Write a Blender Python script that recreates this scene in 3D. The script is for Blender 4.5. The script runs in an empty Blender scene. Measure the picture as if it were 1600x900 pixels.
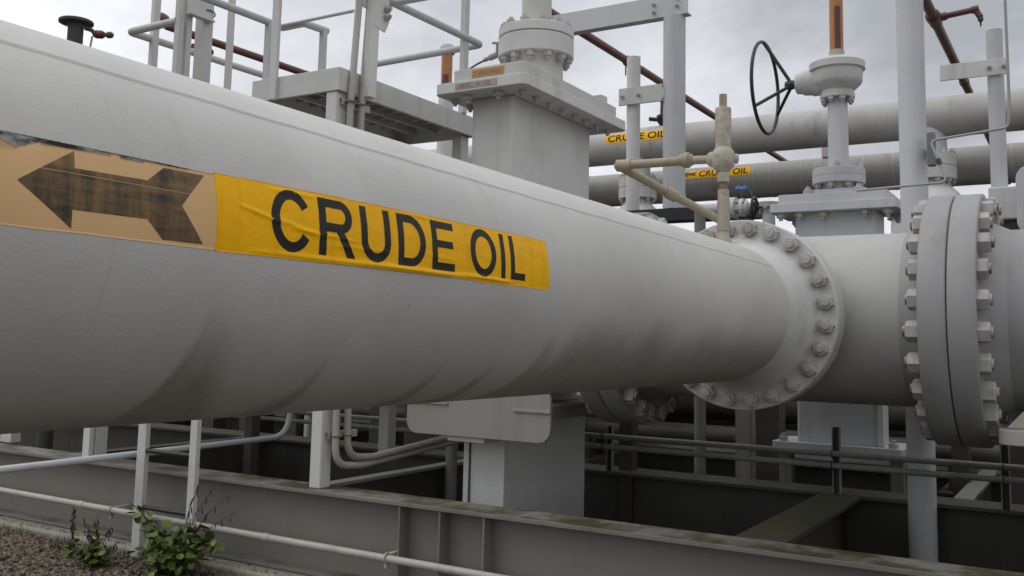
import bpy, bmesh, math, random
from mathutils import Vector, Matrix, noise

PI = math.pi
random.seed(7)
scene = bpy.context.scene
col = scene.collection

# ------------------------------------------------------------------ camera
# world: X along the big near pipe (away to the right), Y away to the left, Z up, ground at 0
cam_data = bpy.data.cameras.new('camera')
cam = bpy.data.objects.new('camera', cam_data)
col.objects.link(cam)
cam_data.sensor_fit = 'HORIZONTAL'
cam_data.sensor_width = 36.0
cam_data.lens = 33.585
cam_data.shift_y = -0.0525
cam_data.clip_start = 0.05
cam_data.clip_end = 2000
right = Vector((0.51757878, -0.855359, 0.02175297))
down = Vector((0.10665084, 0.03926793, -0.99352082))
fwd = Vector((0.84896278, 0.51654527, 0.111549))
mw = Matrix((right, -down, -fwd)).transposed().to_4x4()
mw.translation = (0, 0, 1.70)
cam.matrix_world = mw
cam_data.dof.use_dof = True
cam_data.dof.focus_distance = 2.8
cam_data.dof.aperture_fstop = 16.0
scene.camera = cam

# ------------------------------------------------------------------ world and sun (overcast)
SUN_EL, SUN_AZ = math.radians(52), math.radians(150)
world = bpy.data.worlds.new('World')
scene.world = world
world.use_nodes = True
nt = world.node_tree
nt.nodes.clear()
def wn(t, **k):
    n = nt.nodes.new(t)
    for a, b in k.items():
        setattr(n, a, b)
    return n
wout = wn('ShaderNodeOutputWorld')
bg = wn('ShaderNodeBackground')
sky = wn('ShaderNodeTexSky', sky_type='NISHITA', sun_disc=False)
sky.sun_elevation = SUN_EL
sky.sun_rotation = SUN_AZ
sky.air_density = 1.0
sky.dust_density = 3.0
skymul = wn('ShaderNodeMix', data_type='RGBA', blend_type='MULTIPLY')
skymul.inputs[0].default_value = 1.0
skymul.inputs[7].default_value = (0.07, 0.07, 0.07, 1)
tc = wn('ShaderNodeTexCoord')
mp = wn('ShaderNodeMapping')
mp.inputs['Location'].default_value = (13.490, 7.494, 8.779)
mp.inputs['Scale'].default_value = (1.0, 1.0, 2.2)
cl = wn('ShaderNodeTexNoise')
cl.inputs['Scale'].default_value = 0.95
cl.inputs['Detail'].default_value = 7.0
cl.inputs['Roughness'].default_value = 0.58
cl.inputs['Distortion'].default_value = 0.25
ramp = wn('ShaderNodeValToRGB')
ramp.color_ramp.elements[0].position = 0.36
ramp.color_ramp.elements[0].color = (0.34, 0.348, 0.368, 1)
ramp.color_ramp.elements[1].position = 0.585
ramp.color_ramp.elements[1].color = (0.92, 0.935, 0.97, 1)
# an overcast sky is brighter overhead than at the horizon
sep = wn('ShaderNodeSeparateXYZ')
up = wn('ShaderNodeMapRange')
up.inputs['From Min'].default_value = 0.0
up.inputs['From Max'].default_value = 1.0
up.inputs['To Min'].default_value = 0.84
up.inputs['To Max'].default_value = 1.10
cmul = wn('ShaderNodeMix', data_type='RGBA', blend_type='MULTIPLY')
cmul.inputs[0].default_value = 1.0
mixs = wn('ShaderNodeMix', data_type='RGBA', blend_type='MIX')
mixs.inputs[0].default_value = 0.88
L = nt.links.new
L(tc.outputs['Generated'], mp.inputs['Vector'])
L(mp.outputs['Vector'], cl.inputs['Vector'])
L(cl.outputs['Fac'], ramp.inputs['Fac'])
L(tc.outputs['Generated'], sep.inputs[0])
L(sep.outputs['Z'], up.inputs['Value'])
L(ramp.outputs['Color'], cmul.inputs[6])
L(up.outputs['Result'], cmul.inputs[7])
L(sky.outputs['Color'], skymul.inputs[6])
L(skymul.outputs[2], mixs.inputs[6])
L(cmul.outputs[2], mixs.inputs[7])
L(mixs.outputs[2], bg.inputs['Color'])
bg.inputs['Strength'].default_value = 1.0
L(bg.outputs[0], wout.inputs['Surface'])

sd = bpy.data.lights.new('sun', 'SUN')
sun = bpy.data.objects.new('sun', sd)
col.objects.link(sun)
sd.energy = 0.5
sd.angle = math.radians(40)
sd.color = (1.0, 0.97, 0.93)
sdir = Vector((-math.cos(SUN_EL) * 0.55, math.cos(SUN_EL) * 0.83, math.sin(SUN_EL)))
sun.rotation_euler = sdir.to_track_quat('Z', 'Y').to_euler()

scene.view_settings.view_transform = 'Standard'
scene.view_settings.look = 'None'
scene.view_settings.exposure = 0.5
scene.view_settings.gamma = 1.0
scene.view_settings.use_curve_mapping = False
scene.cycles.use_denoising = True
scene.cycles.max_bounces = 6
scene.cycles.diffuse_bounces = 4

# ------------------------------------------------------------------ materials
def newmat(name):
    m = bpy.data.materials.new(name)
    m.use_nodes = True
    m.node_tree.nodes.clear()
    t = m.node_tree
    o = t.nodes.new('ShaderNodeOutputMaterial')
    b = t.nodes.new('ShaderNodeBsdfPrincipled')
    t.links.new(b.outputs[0], o.inputs['Surface'])
    return m, t, b

def node(t, typ, **k):
    n = t.nodes.new(typ)
    for a, v in k.items():
        setattr(n, a, v)
    return n

def mixc(t, fac, a, b, blend='MIX'):
    n = t.nodes.new('ShaderNodeMix')
    n.data_type = 'RGBA'
    n.blend_type = blend
    for idx, v in ((0, fac), (6, a), (7, b)):
        if isinstance(v, (int, float)):
            n.inputs[idx].default_value = v
        elif isinstance(v, tuple):
            n.inputs[idx].default_value = v if len(v) == 4 else (*v, 1)
        else:
            t.links.new(v, n.inputs[idx])
    return n.outputs[2]

def mth(t, op, a, b=None, c=None, clamp=False):
    n = t.nodes.new('ShaderNodeMath')
    n.operation = op
    n.use_clamp = clamp
    for i, v in enumerate((a, b, c)):
        if v is None:
            continue
        if isinstance(v, (int, float)):
            n.inputs[i].default_value = v
        else:
            t.links.new(v, n.inputs[i])
    return n.outputs[0]

def ramp2(t, fac, p0, c0, p1, c1):
    r = t.nodes.new('ShaderNodeValToRGB')
    r.color_ramp.elements[0].position = p0
    r.color_ramp.elements[0].color = (*c0, 1) if len(c0) == 3 else c0
    r.color_ramp.elements[1].position = p1
    r.color_ramp.elements[1].color = (*c1, 1) if len(c1) == 3 else c1
    t.links.new(fac, r.inputs['Fac'])
    return r.outputs['Color']

def nz(t, vec, scale, detail=4.0, rough=0.55, sc=(1, 1, 1)):
    if sc != (1, 1, 1):
        m = t.nodes.new('ShaderNodeMapping')
        m.inputs['Scale'].default_value = sc
        t.links.new(vec, m.inputs['Vector'])
        vec = m.outputs['Vector']
    n = t.nodes.new('ShaderNodeTexNoise')
    n.inputs['Scale'].default_value = scale
    n.inputs['Detail'].default_value = detail
    n.inputs['Roughness'].default_value = rough
    t.links.new(vec, n.inputs['Vector'])
    return n.outputs['Fac']

def pos(t):
    return t.nodes.new('ShaderNodeNewGeometry').outputs['Position']

def paint(name, base, stain=(0.16, 0.13, 0.10), amount=0.45, rough=0.5, moss=0.0, rust=0.0, bump=0.15, crev=0.0):
    m, t, b = newmat(name)
    p = pos(t)
    c = mixc(t, 0.10, base, ramp2(t, nz(t, p, 3.5, 6), 0.3, tuple(v * 0.7 for v in base), 0.7, tuple(min(1, v * 1.18) for v in base)))
    c = mixc(t, 0.55, base, c)
    blot = ramp2(t, nz(t, p, 2.2, 8, 0.62), 0.50, (0, 0, 0), 0.78, (1, 1, 1))
    c = mixc(t, mth(t, 'MULTIPLY', blot, amount * 0.6), c, stain)
    run = ramp2(t, nz(t, p, 7.0, 5, 0.6, (1.0, 1.0, 0.09)), 0.55, (0, 0, 0), 0.80, (1, 1, 1))
    c = mixc(t, mth(t, 'MULTIPLY', run, amount), c, stain)
    if moss > 0:
        ms = ramp2(t, nz(t, p, 2.6, 8, 0.68), 0.42, (0, 0, 0), 0.66, (1, 1, 1))
        nrm = t.nodes.new('ShaderNodeNewGeometry').outputs['Normal']
        s = t.nodes.new('ShaderNodeSeparateXYZ')
        t.links.new(nrm, s.inputs[0])
        upf = mth(t, 'GREATER_THAN', s.outputs['Z'], 0.6)
        c = mixc(t, mth(t, 'MULTIPLY', mth(t, 'MULTIPLY', ms, upf), moss, clamp=True), c, (0.052, 0.052, 0.020))
        ed = ramp2(t, nz(t, p, 5.0, 7, 0.7), 0.60, (0, 0, 0), 0.76, (1, 1, 1))
        c = mixc(t, mth(t, 'MULTIPLY', ed, moss * 0.5), c, (0.085, 0.075, 0.03))
    if rust > 0:
        rs = ramp2(t, nz(t, p, 11.0, 8, 0.7), 0.62, (0, 0, 0), 0.72, (1, 1, 1))
        c = mixc(t, mth(t, 'MULTIPLY', rs, rust), c, (0.16, 0.065, 0.025))
    sp = ramp2(t, nz(t, p, 60.0, 3, 0.6), 0.66, (0, 0, 0), 0.74, (1, 1, 1))
    c = mixc(t, mth(t, 'MULTIPLY', sp, 0.40), c, stain)
    oi = t.nodes.new('ShaderNodeObjectInfo')
    hv = t.nodes.new('ShaderNodeHueSaturation')
    t.links.new(c, hv.inputs['Color'])
    t.links.new(mth(t, 'ADD', 0.92, mth(t, 'MULTIPLY', oi.outputs['Random'], 0.16)), hv.inputs['Value'])
    c = hv.outputs['Color']
    if crev > 0:
        rust_nz = t.nodes.new('ShaderNodeTexNoise')  # plain noise that scatters rust patches, shifted per object
        rust_nz.inputs['Scale'].default_value = 18.0
        rust_nz.inputs['Detail'].default_value = 6.0
        t.links.new(p, rust_nz.inputs['Vector'])
        cr_ = mth(t, 'GREATER_THAN', mth(t, 'ADD', rust_nz.outputs['Fac'], mth(t, 'MULTIPLY', oi.outputs['Random'], 0.22)), 0.68)
        c = mixc(t, mth(t, 'MULTIPLY', cr_, crev), c, (0.17, 0.075, 0.03))
    t.links.new(c, b.inputs['Base Color'])
    rr = t.nodes.new('ShaderNodeMapRange')
    rr.inputs['To Min'].default_value = rough - 0.1
    rr.inputs['To Max'].default_value = rough + 0.18
    t.links.new(nz(t, p, 9.0, 5), rr.inputs['Value'])
    t.links.new(rr.outputs[0], b.inputs['Roughness'])
    bp = t.nodes.new('ShaderNodeBump')
    bp.inputs['Strength'].default_value = bump
    bp.inputs['Distance'].default_value = 0.004
    t.links.new(nz(t, p, 38.0, 5), bp.inputs['Height'])
    t.links.new(bp.outputs[0], b.inputs['Normal'])
    return m

M = {}
M['grey'] = paint('grey_paint', (0.56, 0.555, 0.535), amount=0.42)
M['tee'] = paint('tee_paint', (0.385, 0.38, 0.362), amount=0.4)
M['grey2'] = paint('grey_blue_paint', (0.49, 0.495, 0.505), amount=0.28)
M['grey_dirty'] = paint('weathered_grey_paint', (0.42, 0.41, 0.385), amount=0.55, rust=0.22)
M['plate'] = paint('dull_cream_plate', (0.29, 0.28, 0.25), amount=0.4, rust=0.15)
M['cream'] = paint('cream_paint', (0.40, 0.385, 0.335), amount=0.45, rust=0.25)
M['chip'] = paint('chipped_cream_paint', (0.44, 0.41, 0.33), stain=(0.16, 0.10, 0.055), amount=0.9, rust=0.8, bump=0.35, crev=0.25)
M['tan'] = paint('chipped_tan_paint', (0.36, 0.30, 0.21), stain=(0.20, 0.12, 0.06), amount=0.8, rust=0.7, bump=0.3)
M['flange'] = paint('dull_flange_paint', (0.285, 0.282, 0.282), amount=0.4, rust=0.12)
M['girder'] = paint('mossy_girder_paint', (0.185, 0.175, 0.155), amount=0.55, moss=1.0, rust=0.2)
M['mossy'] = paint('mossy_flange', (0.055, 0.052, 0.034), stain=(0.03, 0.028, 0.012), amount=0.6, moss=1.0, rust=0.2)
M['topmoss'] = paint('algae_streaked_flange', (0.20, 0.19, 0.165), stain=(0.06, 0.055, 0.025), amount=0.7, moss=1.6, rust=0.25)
M['inner'] = paint('dark_inner_steel', (0.062, 0.058, 0.046), stain=(0.03, 0.026, 0.014), amount=0.8, moss=0.8, rust=0.3)  # very dark even base with moss and rust patches
M['innerpipe'] = paint('dull_conduit_paint', (0.24, 0.235, 0.215), stain=(0.07, 0.06, 0.04), amount=0.6)
M['nut'] = paint('painted_nut', (0.40, 0.392, 0.37), stain=(0.17, 0.13, 0.09), amount=0.55, rust=0.22, crev=0.15)
M['rustnut'] = paint('rusty_stud', (0.24, 0.17, 0.11), stain=(0.10, 0.05, 0.02), amount=0.8, rust=1.0)
M['brown'] = paint('red_oxide_pipe', (0.115, 0.042, 0.032), stain=(0.05, 0.025, 0.02), amount=0.5, rough=0.45)
M['black'] = paint('black_steel', (0.018, 0.018, 0.02), stain=(0.03, 0.03, 0.03), amount=0.3, rough=0.42)
M['darkbeam'] = paint('black_coated_beam', (0.02, 0.022, 0.025), stain=(0.05, 0.05, 0.04), amount=0.5, rough=0.6)
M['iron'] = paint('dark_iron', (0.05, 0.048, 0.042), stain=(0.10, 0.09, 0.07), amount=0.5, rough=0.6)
M['red'] = paint('red_valve', (0.12, 0.02, 0.022), amount=0.3)
M['orange'] = paint('amber_plastic', (0.42, 0.17, 0.045), stain=(0.30, 0.09, 0.03), amount=0.5, rough=0.35, bump=0.02)
M['clad'] = paint('dull_jacket_metal', (0.31, 0.30, 0.28), stain=(0.13, 0.11, 0.09), amount=0.6, rough=0.5)
M['band'] = paint('jacket_band_metal', (0.40, 0.37, 0.33), amount=0.3, rough=0.4)
M['steel'] = paint('stainless_tubing', (0.34, 0.33, 0.31), amount=0.3, rough=0.35)
M['bluegrey'] = paint('blue_grey_box_paint', (0.16, 0.18, 0.20), amount=0.3)
M['concrete'] = paint('kerb_concrete', (0.27, 0.25, 0.21), stain=(0.10, 0.085, 0.06), amount=0.75, rough=0.85, bump=0.6, moss=0.25)
M['print'] = paint('black_print', (0.012, 0.011, 0.010), stain=(0.03, 0.025, 0.015), amount=0.15, rough=0.35, bump=0.05)
M['print'].node_tree.nodes['Principled BSDF'].inputs['Specular IOR Level'].default_value = 0.25
M['blue'] = paint('blue_ribbon_plastic', (0.02, 0.16, 0.40), amount=0.1, rough=0.4)
M['gasket'] = paint('dark_gasket', (0.03, 0.028, 0.026), amount=0.2, rough=0.8)

# the near pipe: dirt tongues climb from its underside (UV = metres along, metres of arc)
def near_pipe_mat():
    m, t, b = newmat('near_pipe_paint')
    p = pos(t)
    uvn = t.nodes.new('ShaderNodeUVMap')
    uvn.uv_map = 'UVMap'
    s = t.nodes.new('ShaderNodeSeparateXYZ')
    t.links.new(uvn.outputs[0], s.inputs[0])
    u, v = s.outputs['X'], s.outputs['Y']
    base = (0.55, 0.538, 0.508)
    c = mixc(t, ramp2(t, nz(t, p, 1.7, 6, 0.6), 0.35, (0, 0, 0), 0.7, (1, 1, 1)), base, tuple(x * 0.84 for x in base))
    c = mixc(t, mth(t, 'MULTIPLY', ramp2(t, nz(t, p, 6.5, 8, 0.7), 0.50, (0, 0, 0), 0.72, (1, 1, 1)), 0.30), c, tuple(x * 0.72 for x in base))
    # tongues: height of the dirt edge along the pipe
    tw = t.nodes.new('ShaderNodeVectorMath')
    tw.operation = 'ADD'
    cr = t.nodes.new('ShaderNodeValToRGB')
    e = cr.color_ramp.elements
    stops = [(0.80, .30), (1.205, .30), (1.235, .02), (1.33, .10), (1.42, .28), (1.50, .40), (1.60, .26), (1.64, .10), (1.67, .40),
             (1.90, .50), (2.05, .30), (2.10, .14), (2.16, .46), (2.28, .34), (2.35, .12), (2.40, .40), (2.52, .36), (2.60, .05), (2.68, .14),
             (2.74, .02), (2.90, .00), (3.2, .04), (3.4, -.02), (3.6, .06), (4.0, .0), (4.6, .02), (5.3, .04)]
    e[0].position = 0.0
    e[0].color = (0.3 / 0.6 + 0.1,) * 3 + (1,)
    e[1].position = 1.0
    e[1].color = (0.15,) * 3 + (1,)
    for uu, hh in stops:
        q = e.new((uu - 0.5) / 5.0)
        g = hh / 0.6 + 0.1
        q.color = (g, g, g, 1)
    wob = mth(t, 'MULTIPLY', mth(t, 'SUBTRACT', nz(t, p, 9.0, 5, 0.6), 0.5), 0.10)
    uu = mth(t, 'ADD', u, mth(t, 'MULTIPLY', wob, 0.35))
    t.links.new(mth(t, 'DIVIDE', mth(t, 'SUBTRACT', uu, 0.5), 5.0), cr.inputs['Fac'])
    h = mth(t, 'MULTIPLY', mth(t, 'SUBTRACT', cr.outputs['Color'], 0.1), 0.6)
    edge = mth(t, 'SUBTRACT', mth(t, 'SUBTRACT', mth(t, 'MULTIPLY', v, -1.0), 0.085), h)
    edge = mth(t, 'ADD', edge, wob)
    mr = t.nodes.new('ShaderNodeMapRange')
    mr.interpolation_type = 'SMOOTHSTEP'
    mr.inputs['From Min'].default_value = -0.03
    mr.inputs['From Max'].default_value = 0.17
    t.links.new(edge, mr.inputs['Value'])
    dens = mth(t, 'MULTIPLY', mr.outputs[0], mth(t, 'ADD', 0.18, mth(t, 'MULTIPLY', nz(t, uvn.outputs[0], 22.0, 7, 0.7, (1.0, 0.22, 1.0)), 0.72)))
    c = mixc(t, dens, c, (0.15, 0.118, 0.092))
    # faint pale scuffs and run marks
    sc = nz(t, uvn.outputs[0], 16.0, 5, 0.6, (1.0, 0.10, 1.0))
    c = mixc(t, mth(t, 'MULTIPLY', ramp2(t, sc, 0.60, (0, 0, 0), 0.80, (1, 1, 1)), 0.22), c, (0.20, 0.18, 0.15))
    sp = ramp2(t, nz(t, p, 70.0, 3, 0.6), 0.72, (0, 0, 0), 0.79, (1, 1, 1))
    c = mixc(t, mth(t, 'MULTIPLY', sp, 0.30), c, (0.13, 0.11, 0.09))
    # thin dried drips, paint chips and pale scuffs
    dr = nz(t, uvn.outputs[0], 55.0, 3, 0.5, (1.0, 0.045, 1.0))
    gate = ramp2(t, nz(t, p, 2.6, 4, 0.6), 0.48, (0, 0, 0), 0.62, (1, 1, 1))
    c = mixc(t, mth(t, 'MULTIPLY', mth(t, 'MULTIPLY', ramp2(t, dr, 0.63, (0, 0, 0), 0.70, (1, 1, 1)), gate), 0.12), c, (0.17, 0.14, 0.11))
    vo = t.nodes.new('ShaderNodeTexVoronoi')
    vo.inputs['Scale'].default_value = 26.0
    t.links.new(p, vo.inputs['Vector'])
    chip = mth(t, 'LESS_THAN', vo.outputs['Distance'], mth(t, 'MULTIPLY', nz(t, p, 5.0, 3), 0.16))
    gate2 = ramp2(t, nz(t, p, 3.4, 5, 0.7), 0.56, (0, 0, 0), 0.60, (1, 1, 1))
    c = mixc(t, mth(t, 'MULTIPLY', mth(t, 'MULTIPLY', chip, gate2), 0.65), c, (0.10, 0.085, 0.07))
    pale = ramp2(t, nz(t, p, 11.0, 7, 0.7, (0.5, 1.0, 1.0)), 0.64, (0, 0, 0), 0.70, (1, 1, 1))
    c = mixc(t, mth(t, 'MULTIPLY', pale, 0.16), c, (0.55, 0.54, 0.53))
    gr = nz(t, p, 420.0, 2, 0.6)
    c = mixc(t, 0.09, c, ramp2(t, gr, 0.30, (0.16, 0.155, 0.15), 0.70, (0.62, 0.61, 0.59)))
    t.links.new(c, b.inputs['Base Color'])
    rr = t.nodes.new('ShaderNodeMapRange')
    rr.inputs['To Min'].default_value = 0.34
    rr.inputs['To Max'].default_value = 0.58
    t.links.new(nz(t, p, 6.0, 5), rr.inputs['Value'])
    t.links.new(rr.outputs[0], b.inputs['Roughness'])
    bp = t.nodes.new('ShaderNodeBump')
    bp.inputs['Strength'].default_value = 0.35
    bp.inputs['Distance'].default_value = 0.002
    t.links.new(nz(t, p, 130.0, 4), bp.inputs['Height'])
    t.links.new(bp.outputs[0], b.inputs['Normal'])
    return m
M['near'] = near_pipe_mat()

def tape_mat(name, base, dirt, dirt_amt, rough, spec=0.5):
    m, t, b = newmat(name)
    p = pos(t)
    c = mixc(t, ramp2(t, nz(t, p, 4.0, 7, 0.65), 0.35, (0, 0, 0), 0.75, (1, 1, 1)), base, tuple(x * 0.86 for x in base))
    st = nz(t, p, 30.0, 6, 0.65, (1.0, 1.0, 0.16))
    c = mixc(t, mth(t, 'MULTIPLY', ramp2(t, st, 0.52, (0, 0, 0), 0.80, (1, 1, 1)), dirt_amt), c, dirt)
    sp = ramp2(t, nz(t, p, 95.0, 4, 0.65), 0.66, (0, 0, 0), 0.76, (1, 1, 1))
    c = mixc(t, mth(t, 'MULTIPLY', sp, dirt_amt * 0.9), c, dirt)
    t.links.new(c, b.inputs['Base Color'])
    b.inputs['Roughness'].default_value = rough
    b.inputs['Specular IOR Level'].default_value = spec
    bp = t.nodes.new('ShaderNodeBump')
    bp.inputs['Strength'].default_value = 0.25
    bp.inputs['Distance'].default_value = 0.001
    t.links.new(nz(t, p, 60.0, 5), bp.inputs['Height'])
    t.links.new(bp.outputs[0], b.inputs['Normal'])
    return m
M['yellow'] = tape_mat('yellow_tape', (0.94, 0.485, 0.002), (0.48, 0.22, 0.002), 0.35, 0.36, 0.12)
M['peach'] = tape_mat('faded_tape', (0.71, 0.46, 0.225), (0.50, 0.32, 0.14), 0.25, 0.75, 0.2)
M['fadedorange'] = tape_mat('faded_orange_label', (0.52, 0.27, 0.09), (0.38, 0.33, 0.27), 0.7, 0.7)
M['ghost'] = tape_mat('worn_out_label', (0.42, 0.34, 0.29), (0.40, 0.39, 0.37), 0.9, 0.7)

def arrow_mat():
    m, t, b = newmat('worn_arrow_print')
    p = pos(t)
    a = nz(t, p, 26.0, 7, 0.7, (1.0, 1.0, 0.12))
    g = nz(t, p, 60.0, 6, 0.7, (0.10, 1.0, 1.0))
    f = mth(t, 'ADD', mth(t, 'MULTIPLY', a, 0.6), mth(t, 'MULTIPLY', g, 0.5))
    c = ramp2(t, f, 0.46, (0.030, 0.021, 0.014), 0.66, (0.22, 0.13, 0.04))
    t.links.new(c, b.inputs['Base Color'])
    b.inputs['Roughness'].default_value = 0.6
    return m
M['arrow'] = arrow_mat()

def residue_mat():
    m, t, b = newmat('glue_residue')
    p = pos(t)
    f = nz(t, p, 55.0, 8, 0.75, (0.25, 1.0, 1.0))
    c = ramp2(t, f, 0.46, (0.012, 0.012, 0.012), 0.60, (0.30, 0.30, 0.29))
    t.links.new(c, b.inputs['Base Color'])
    b.inputs['Roughness'].default_value = 0.85
    return m
M['residue'] = residue_mat()

def ground_mat(name, c0, c1, scale):
    m, t, b = newmat(name)
    p = pos(t)
    f = nz(t, p, scale, 9, 0.7)
    big = nz(t, p, 0.8, 5, 0.6)
    c = ramp2(t, f, 0.32, c0, 0.70, c1)
    c = mixc(t, mth(t, 'MULTIPLY', big, 0.5), c, tuple(x * 0.5 for x in c0))
    t.links.new(c, b.inputs['Base Color'])
    b.inputs['Roughness'].default_value = 0.95
    bp = t.nodes.new('ShaderNodeBump')
    bp.inputs['Strength'].default_value = 0.8
    bp.inputs['Distance'].default_value = 0.02
    t.links.new(nz(t, p, scale * 1.5, 6), bp.inputs['Height'])
    t.links.new(bp.outputs[0], b.inputs['Normal'])
    return m
M['soil'] = ground_mat('damp_soil', (0.035, 0.028, 0.020), (0.11, 0.09, 0.065), 9.0)
M['wet'] = ground_mat('oily_wet_floor', (0.014, 0.012, 0.009), (0.035, 0.03, 0.022), 5.0)

def pebble_mat():
    m, t, b = newmat('gravel_stone')
    p = pos(t)
    f = nz(t, p, 34.0, 2, 0.5)
    c = ramp2(t, f, 0.36, (0.03, 0.021, 0.014), 0.66, (0.26, 0.20, 0.145))
    c = mixc(t, 0.35, c, ramp2(t, nz(t, p, 110.0, 4), 0.3, (0.03, 0.022, 0.016), 0.7, (0.20, 0.165, 0.125)))
    t.links.new(c, b.inputs['Base Color'])
    b.inputs['Roughness'].default_value = 0.9
    return m
M['pebble'] = pebble_mat()

def leaf_mat(name, c0, c1):
    m, t, b = newmat(name)
    p = pos(t)
    oi = t.nodes.new('ShaderNodeObjectInfo')
    c = mixc(t, oi.outputs['Random'], c0, c1)
    c = mixc(t, mth(t, 'MULTIPLY', nz(t, p, 60.0, 4), 0.5), c, tuple(x * 0.6 for x in c0))
    t.links.new(c, b.inputs['Base Color'])
    b.inputs['Roughness'].default_value = 0.5
    b.inputs['Subsurface Weight'].default_value = 0.0
    return m
M['leaf'] = leaf_mat('weed_leaf', (0.040, 0.090, 0.010), (0.125, 0.165, 0.020))
M['dryleaf'] = leaf_mat('withered_leaf', (0.03, 0.018, 0.014), (0.05, 0.022, 0.018))
M['stem'] = leaf_mat('weed_stem', (0.07, 0.045, 0.025), (0.09, 0.07, 0.03))
M['drystem'] = leaf_mat('dry_stalk', (0.10, 0.075, 0.05), (0.11, 0.08, 0.05))

# ------------------------------------------------------------------ mesh helpers
class MB:
    def __init__(s):
        s.v, s.f, s.sm = [], [], []

    def face(s, idx, smooth=False):
        s.f.append(idx)
        s.sm.append(smooth)

    def box(s, x0, x1, y0, y1, z0, z1):
        b = len(s.v)
        s.v += [(x0, y0, z0), (x1, y0, z0), (x1, y1, z0), (x0, y1, z0), (x0, y0, z1), (x1, y0, z1), (x1, y1, z1), (x0, y1, z1)]
        for q in ((0, 3, 2, 1), (4, 5, 6, 7), (0, 1, 5, 4), (1, 2, 6, 5), (2, 3, 7, 6), (3, 0, 4, 7)):
            s.face(tuple(b + i for i in q))
        return s

    def obox(s, c, ax, ay, az):
        """box with centre c and half-axis vectors"""
        c, ax, ay, az = map(Vector, (c, ax, ay, az))
        b = len(s.v)
        for k in (-1, 1):
            for i, j in ((-1, -1), (1, -1), (1, 1), (-1, 1)):
                s.v.append(tuple(c + ax * i + ay * j + az * k))
        for q in ((0, 3, 2, 1), (4, 5, 6, 7), (0, 1, 5, 4), (1, 2, 6, 5), (2, 3, 7, 6), (3, 0, 4, 7)):
            s.face(tuple(b + i for i in q))
        return s

    def lathe(s, prof, origin, axis, n=32, caps=True, phase=0.0):
        """prof = [(distance along axis, radius)], sharp where a point is doubled"""
        pr = [prof[0]]
        for i in range(1, len(prof) - 1):
            pr.append(prof[i])
            (x0, y0), (x1, y1), (x2, y2) = prof[i - 1], prof[i], prof[i + 1]
            d0, d1 = Vector((x1 - x0, y1 - y0)), Vector((x2 - x1, y2 - y1))
            if d0.length > 1e-7 and d1.length > 1e-7 and d0.angle(d1) > math.radians(38):
                pr.append(prof[i])
        pr.append(prof[-1])
        prof = pr
        o = Vector(origin)
        a = Vector(axis).normalized()
        r = a.orthogonal().normalized() if abs(a.z) < 0.9 else Vector((1, 0, 0))
        if abs(a.z) < 0.9:
            r = Vector((0, 0, 1)) - a * a.z
            r.normalize()
        q = a.cross(r)
        rings = []
        for d, rad in prof:
            b = len(s.v)
            for k in range(n):
                t = 2 * PI * k / n + phase
                s.v.append(tuple(o + a * d + (r * math.cos(t) + q * math.sin(t)) * rad))
            rings.append(b)
        for i in range(len(rings) - 1):
            if prof[i] == prof[i + 1]:
                continue
            b0, b1 = rings[i], rings[i + 1]
            for k in range(n):
                k2 = (k + 1) % n
                s.face((b0 + k, b0 + k2, b1 + k2, b1 + k), True)
        if caps:
            for bb, fl in ((rings[0], True), (rings[-1], False)):
                c = len(s.v)
                for k in range(n):
                    s.v.append(s.v[bb + k])
                ids = tuple(c + k for k in range(n))
                s.face(ids[::-1] if fl else ids)
        return s

    def cyl(s, p0, p1, r, n=20, r1=None):
        p0, p1 = Vector(p0), Vector(p1)
        return s.lathe([(0, r), ((p1 - p0).length, r if r1 is None else r1)], p0, p1 - p0, n)

    def tube(s, pts, r, n=12, bend=0.0, seg=6, caps=True):
        """round tube along a polyline, corners rounded with radius bend"""
        P = [Vector(p) for p in pts]
        path = [P[0]]
        for i in range(1, len(P) - 1):
            if bend <= 0:
                path.append(P[i])
                continue
            d0 = (P[i - 1] - P[i])
            d1 = (P[i + 1] - P[i])
            ang = d0.angle(d1)
            cut = min(bend / max(math.tan(ang / 2), 1e-3), d0.length * 0.48, d1.length * 0.48)
            a, c = P[i] + d0.normalized() * cut, P[i] + d1.normalized() * cut
            for k in range(seg + 1):
                t = k / seg
                path.append(a * (1 - t) ** 2 + P[i] * 2 * t * (1 - t) + c * t * t)
        path.append(P[-1])
        ref = None
        rings = []
        for i, p in enumerate(path):
            if i == 0:
                d = path[1] - p
            elif i == len(path) - 1:
                d = p - path[-2]
            else:
                d = (path[i + 1] - p).normalized() + (p - path[i - 1]).normalized()
            d.normalize()
            if ref is None:
                ref = d.orthogonal().normalized()
            ref = (ref - d * ref.dot(d)).normalized()
            q = d.cross(ref)
            rad = r
            if 0 < i < len(path) - 1:
                a2 = (path[i] - path[i - 1]).angle(path[i + 1] - path[i], 0)
                rad = r
                if bend <= 0:
                    rad = r / max(0.5, math.cos(a2 / 2)) if a2 < 2 else r
            b = len(s.v)
            for k in range(n):
                t = 2 * PI * k / n
                s.v.append(tuple(p + (ref * math.cos(t) + q * math.sin(t)) * rad))
            rings.append(b)
        for i in range(len(rings) - 1):
            for k in range(n):
                k2 = (k + 1) % n
                s.face((rings[i] + k, rings[i] + k2, rings[i + 1] + k2, rings[i + 1] + k), True)
        if caps:
            for bb, fl in ((rings[0], True), (rings[-1], False)):
                c = len(s.v)
                for k in range(n):
                    s.v.append(s.v[bb + k])
                ids = tuple(c + k for k in range(n))
                s.face(ids[::-1] if fl else ids)
        return s

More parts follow.
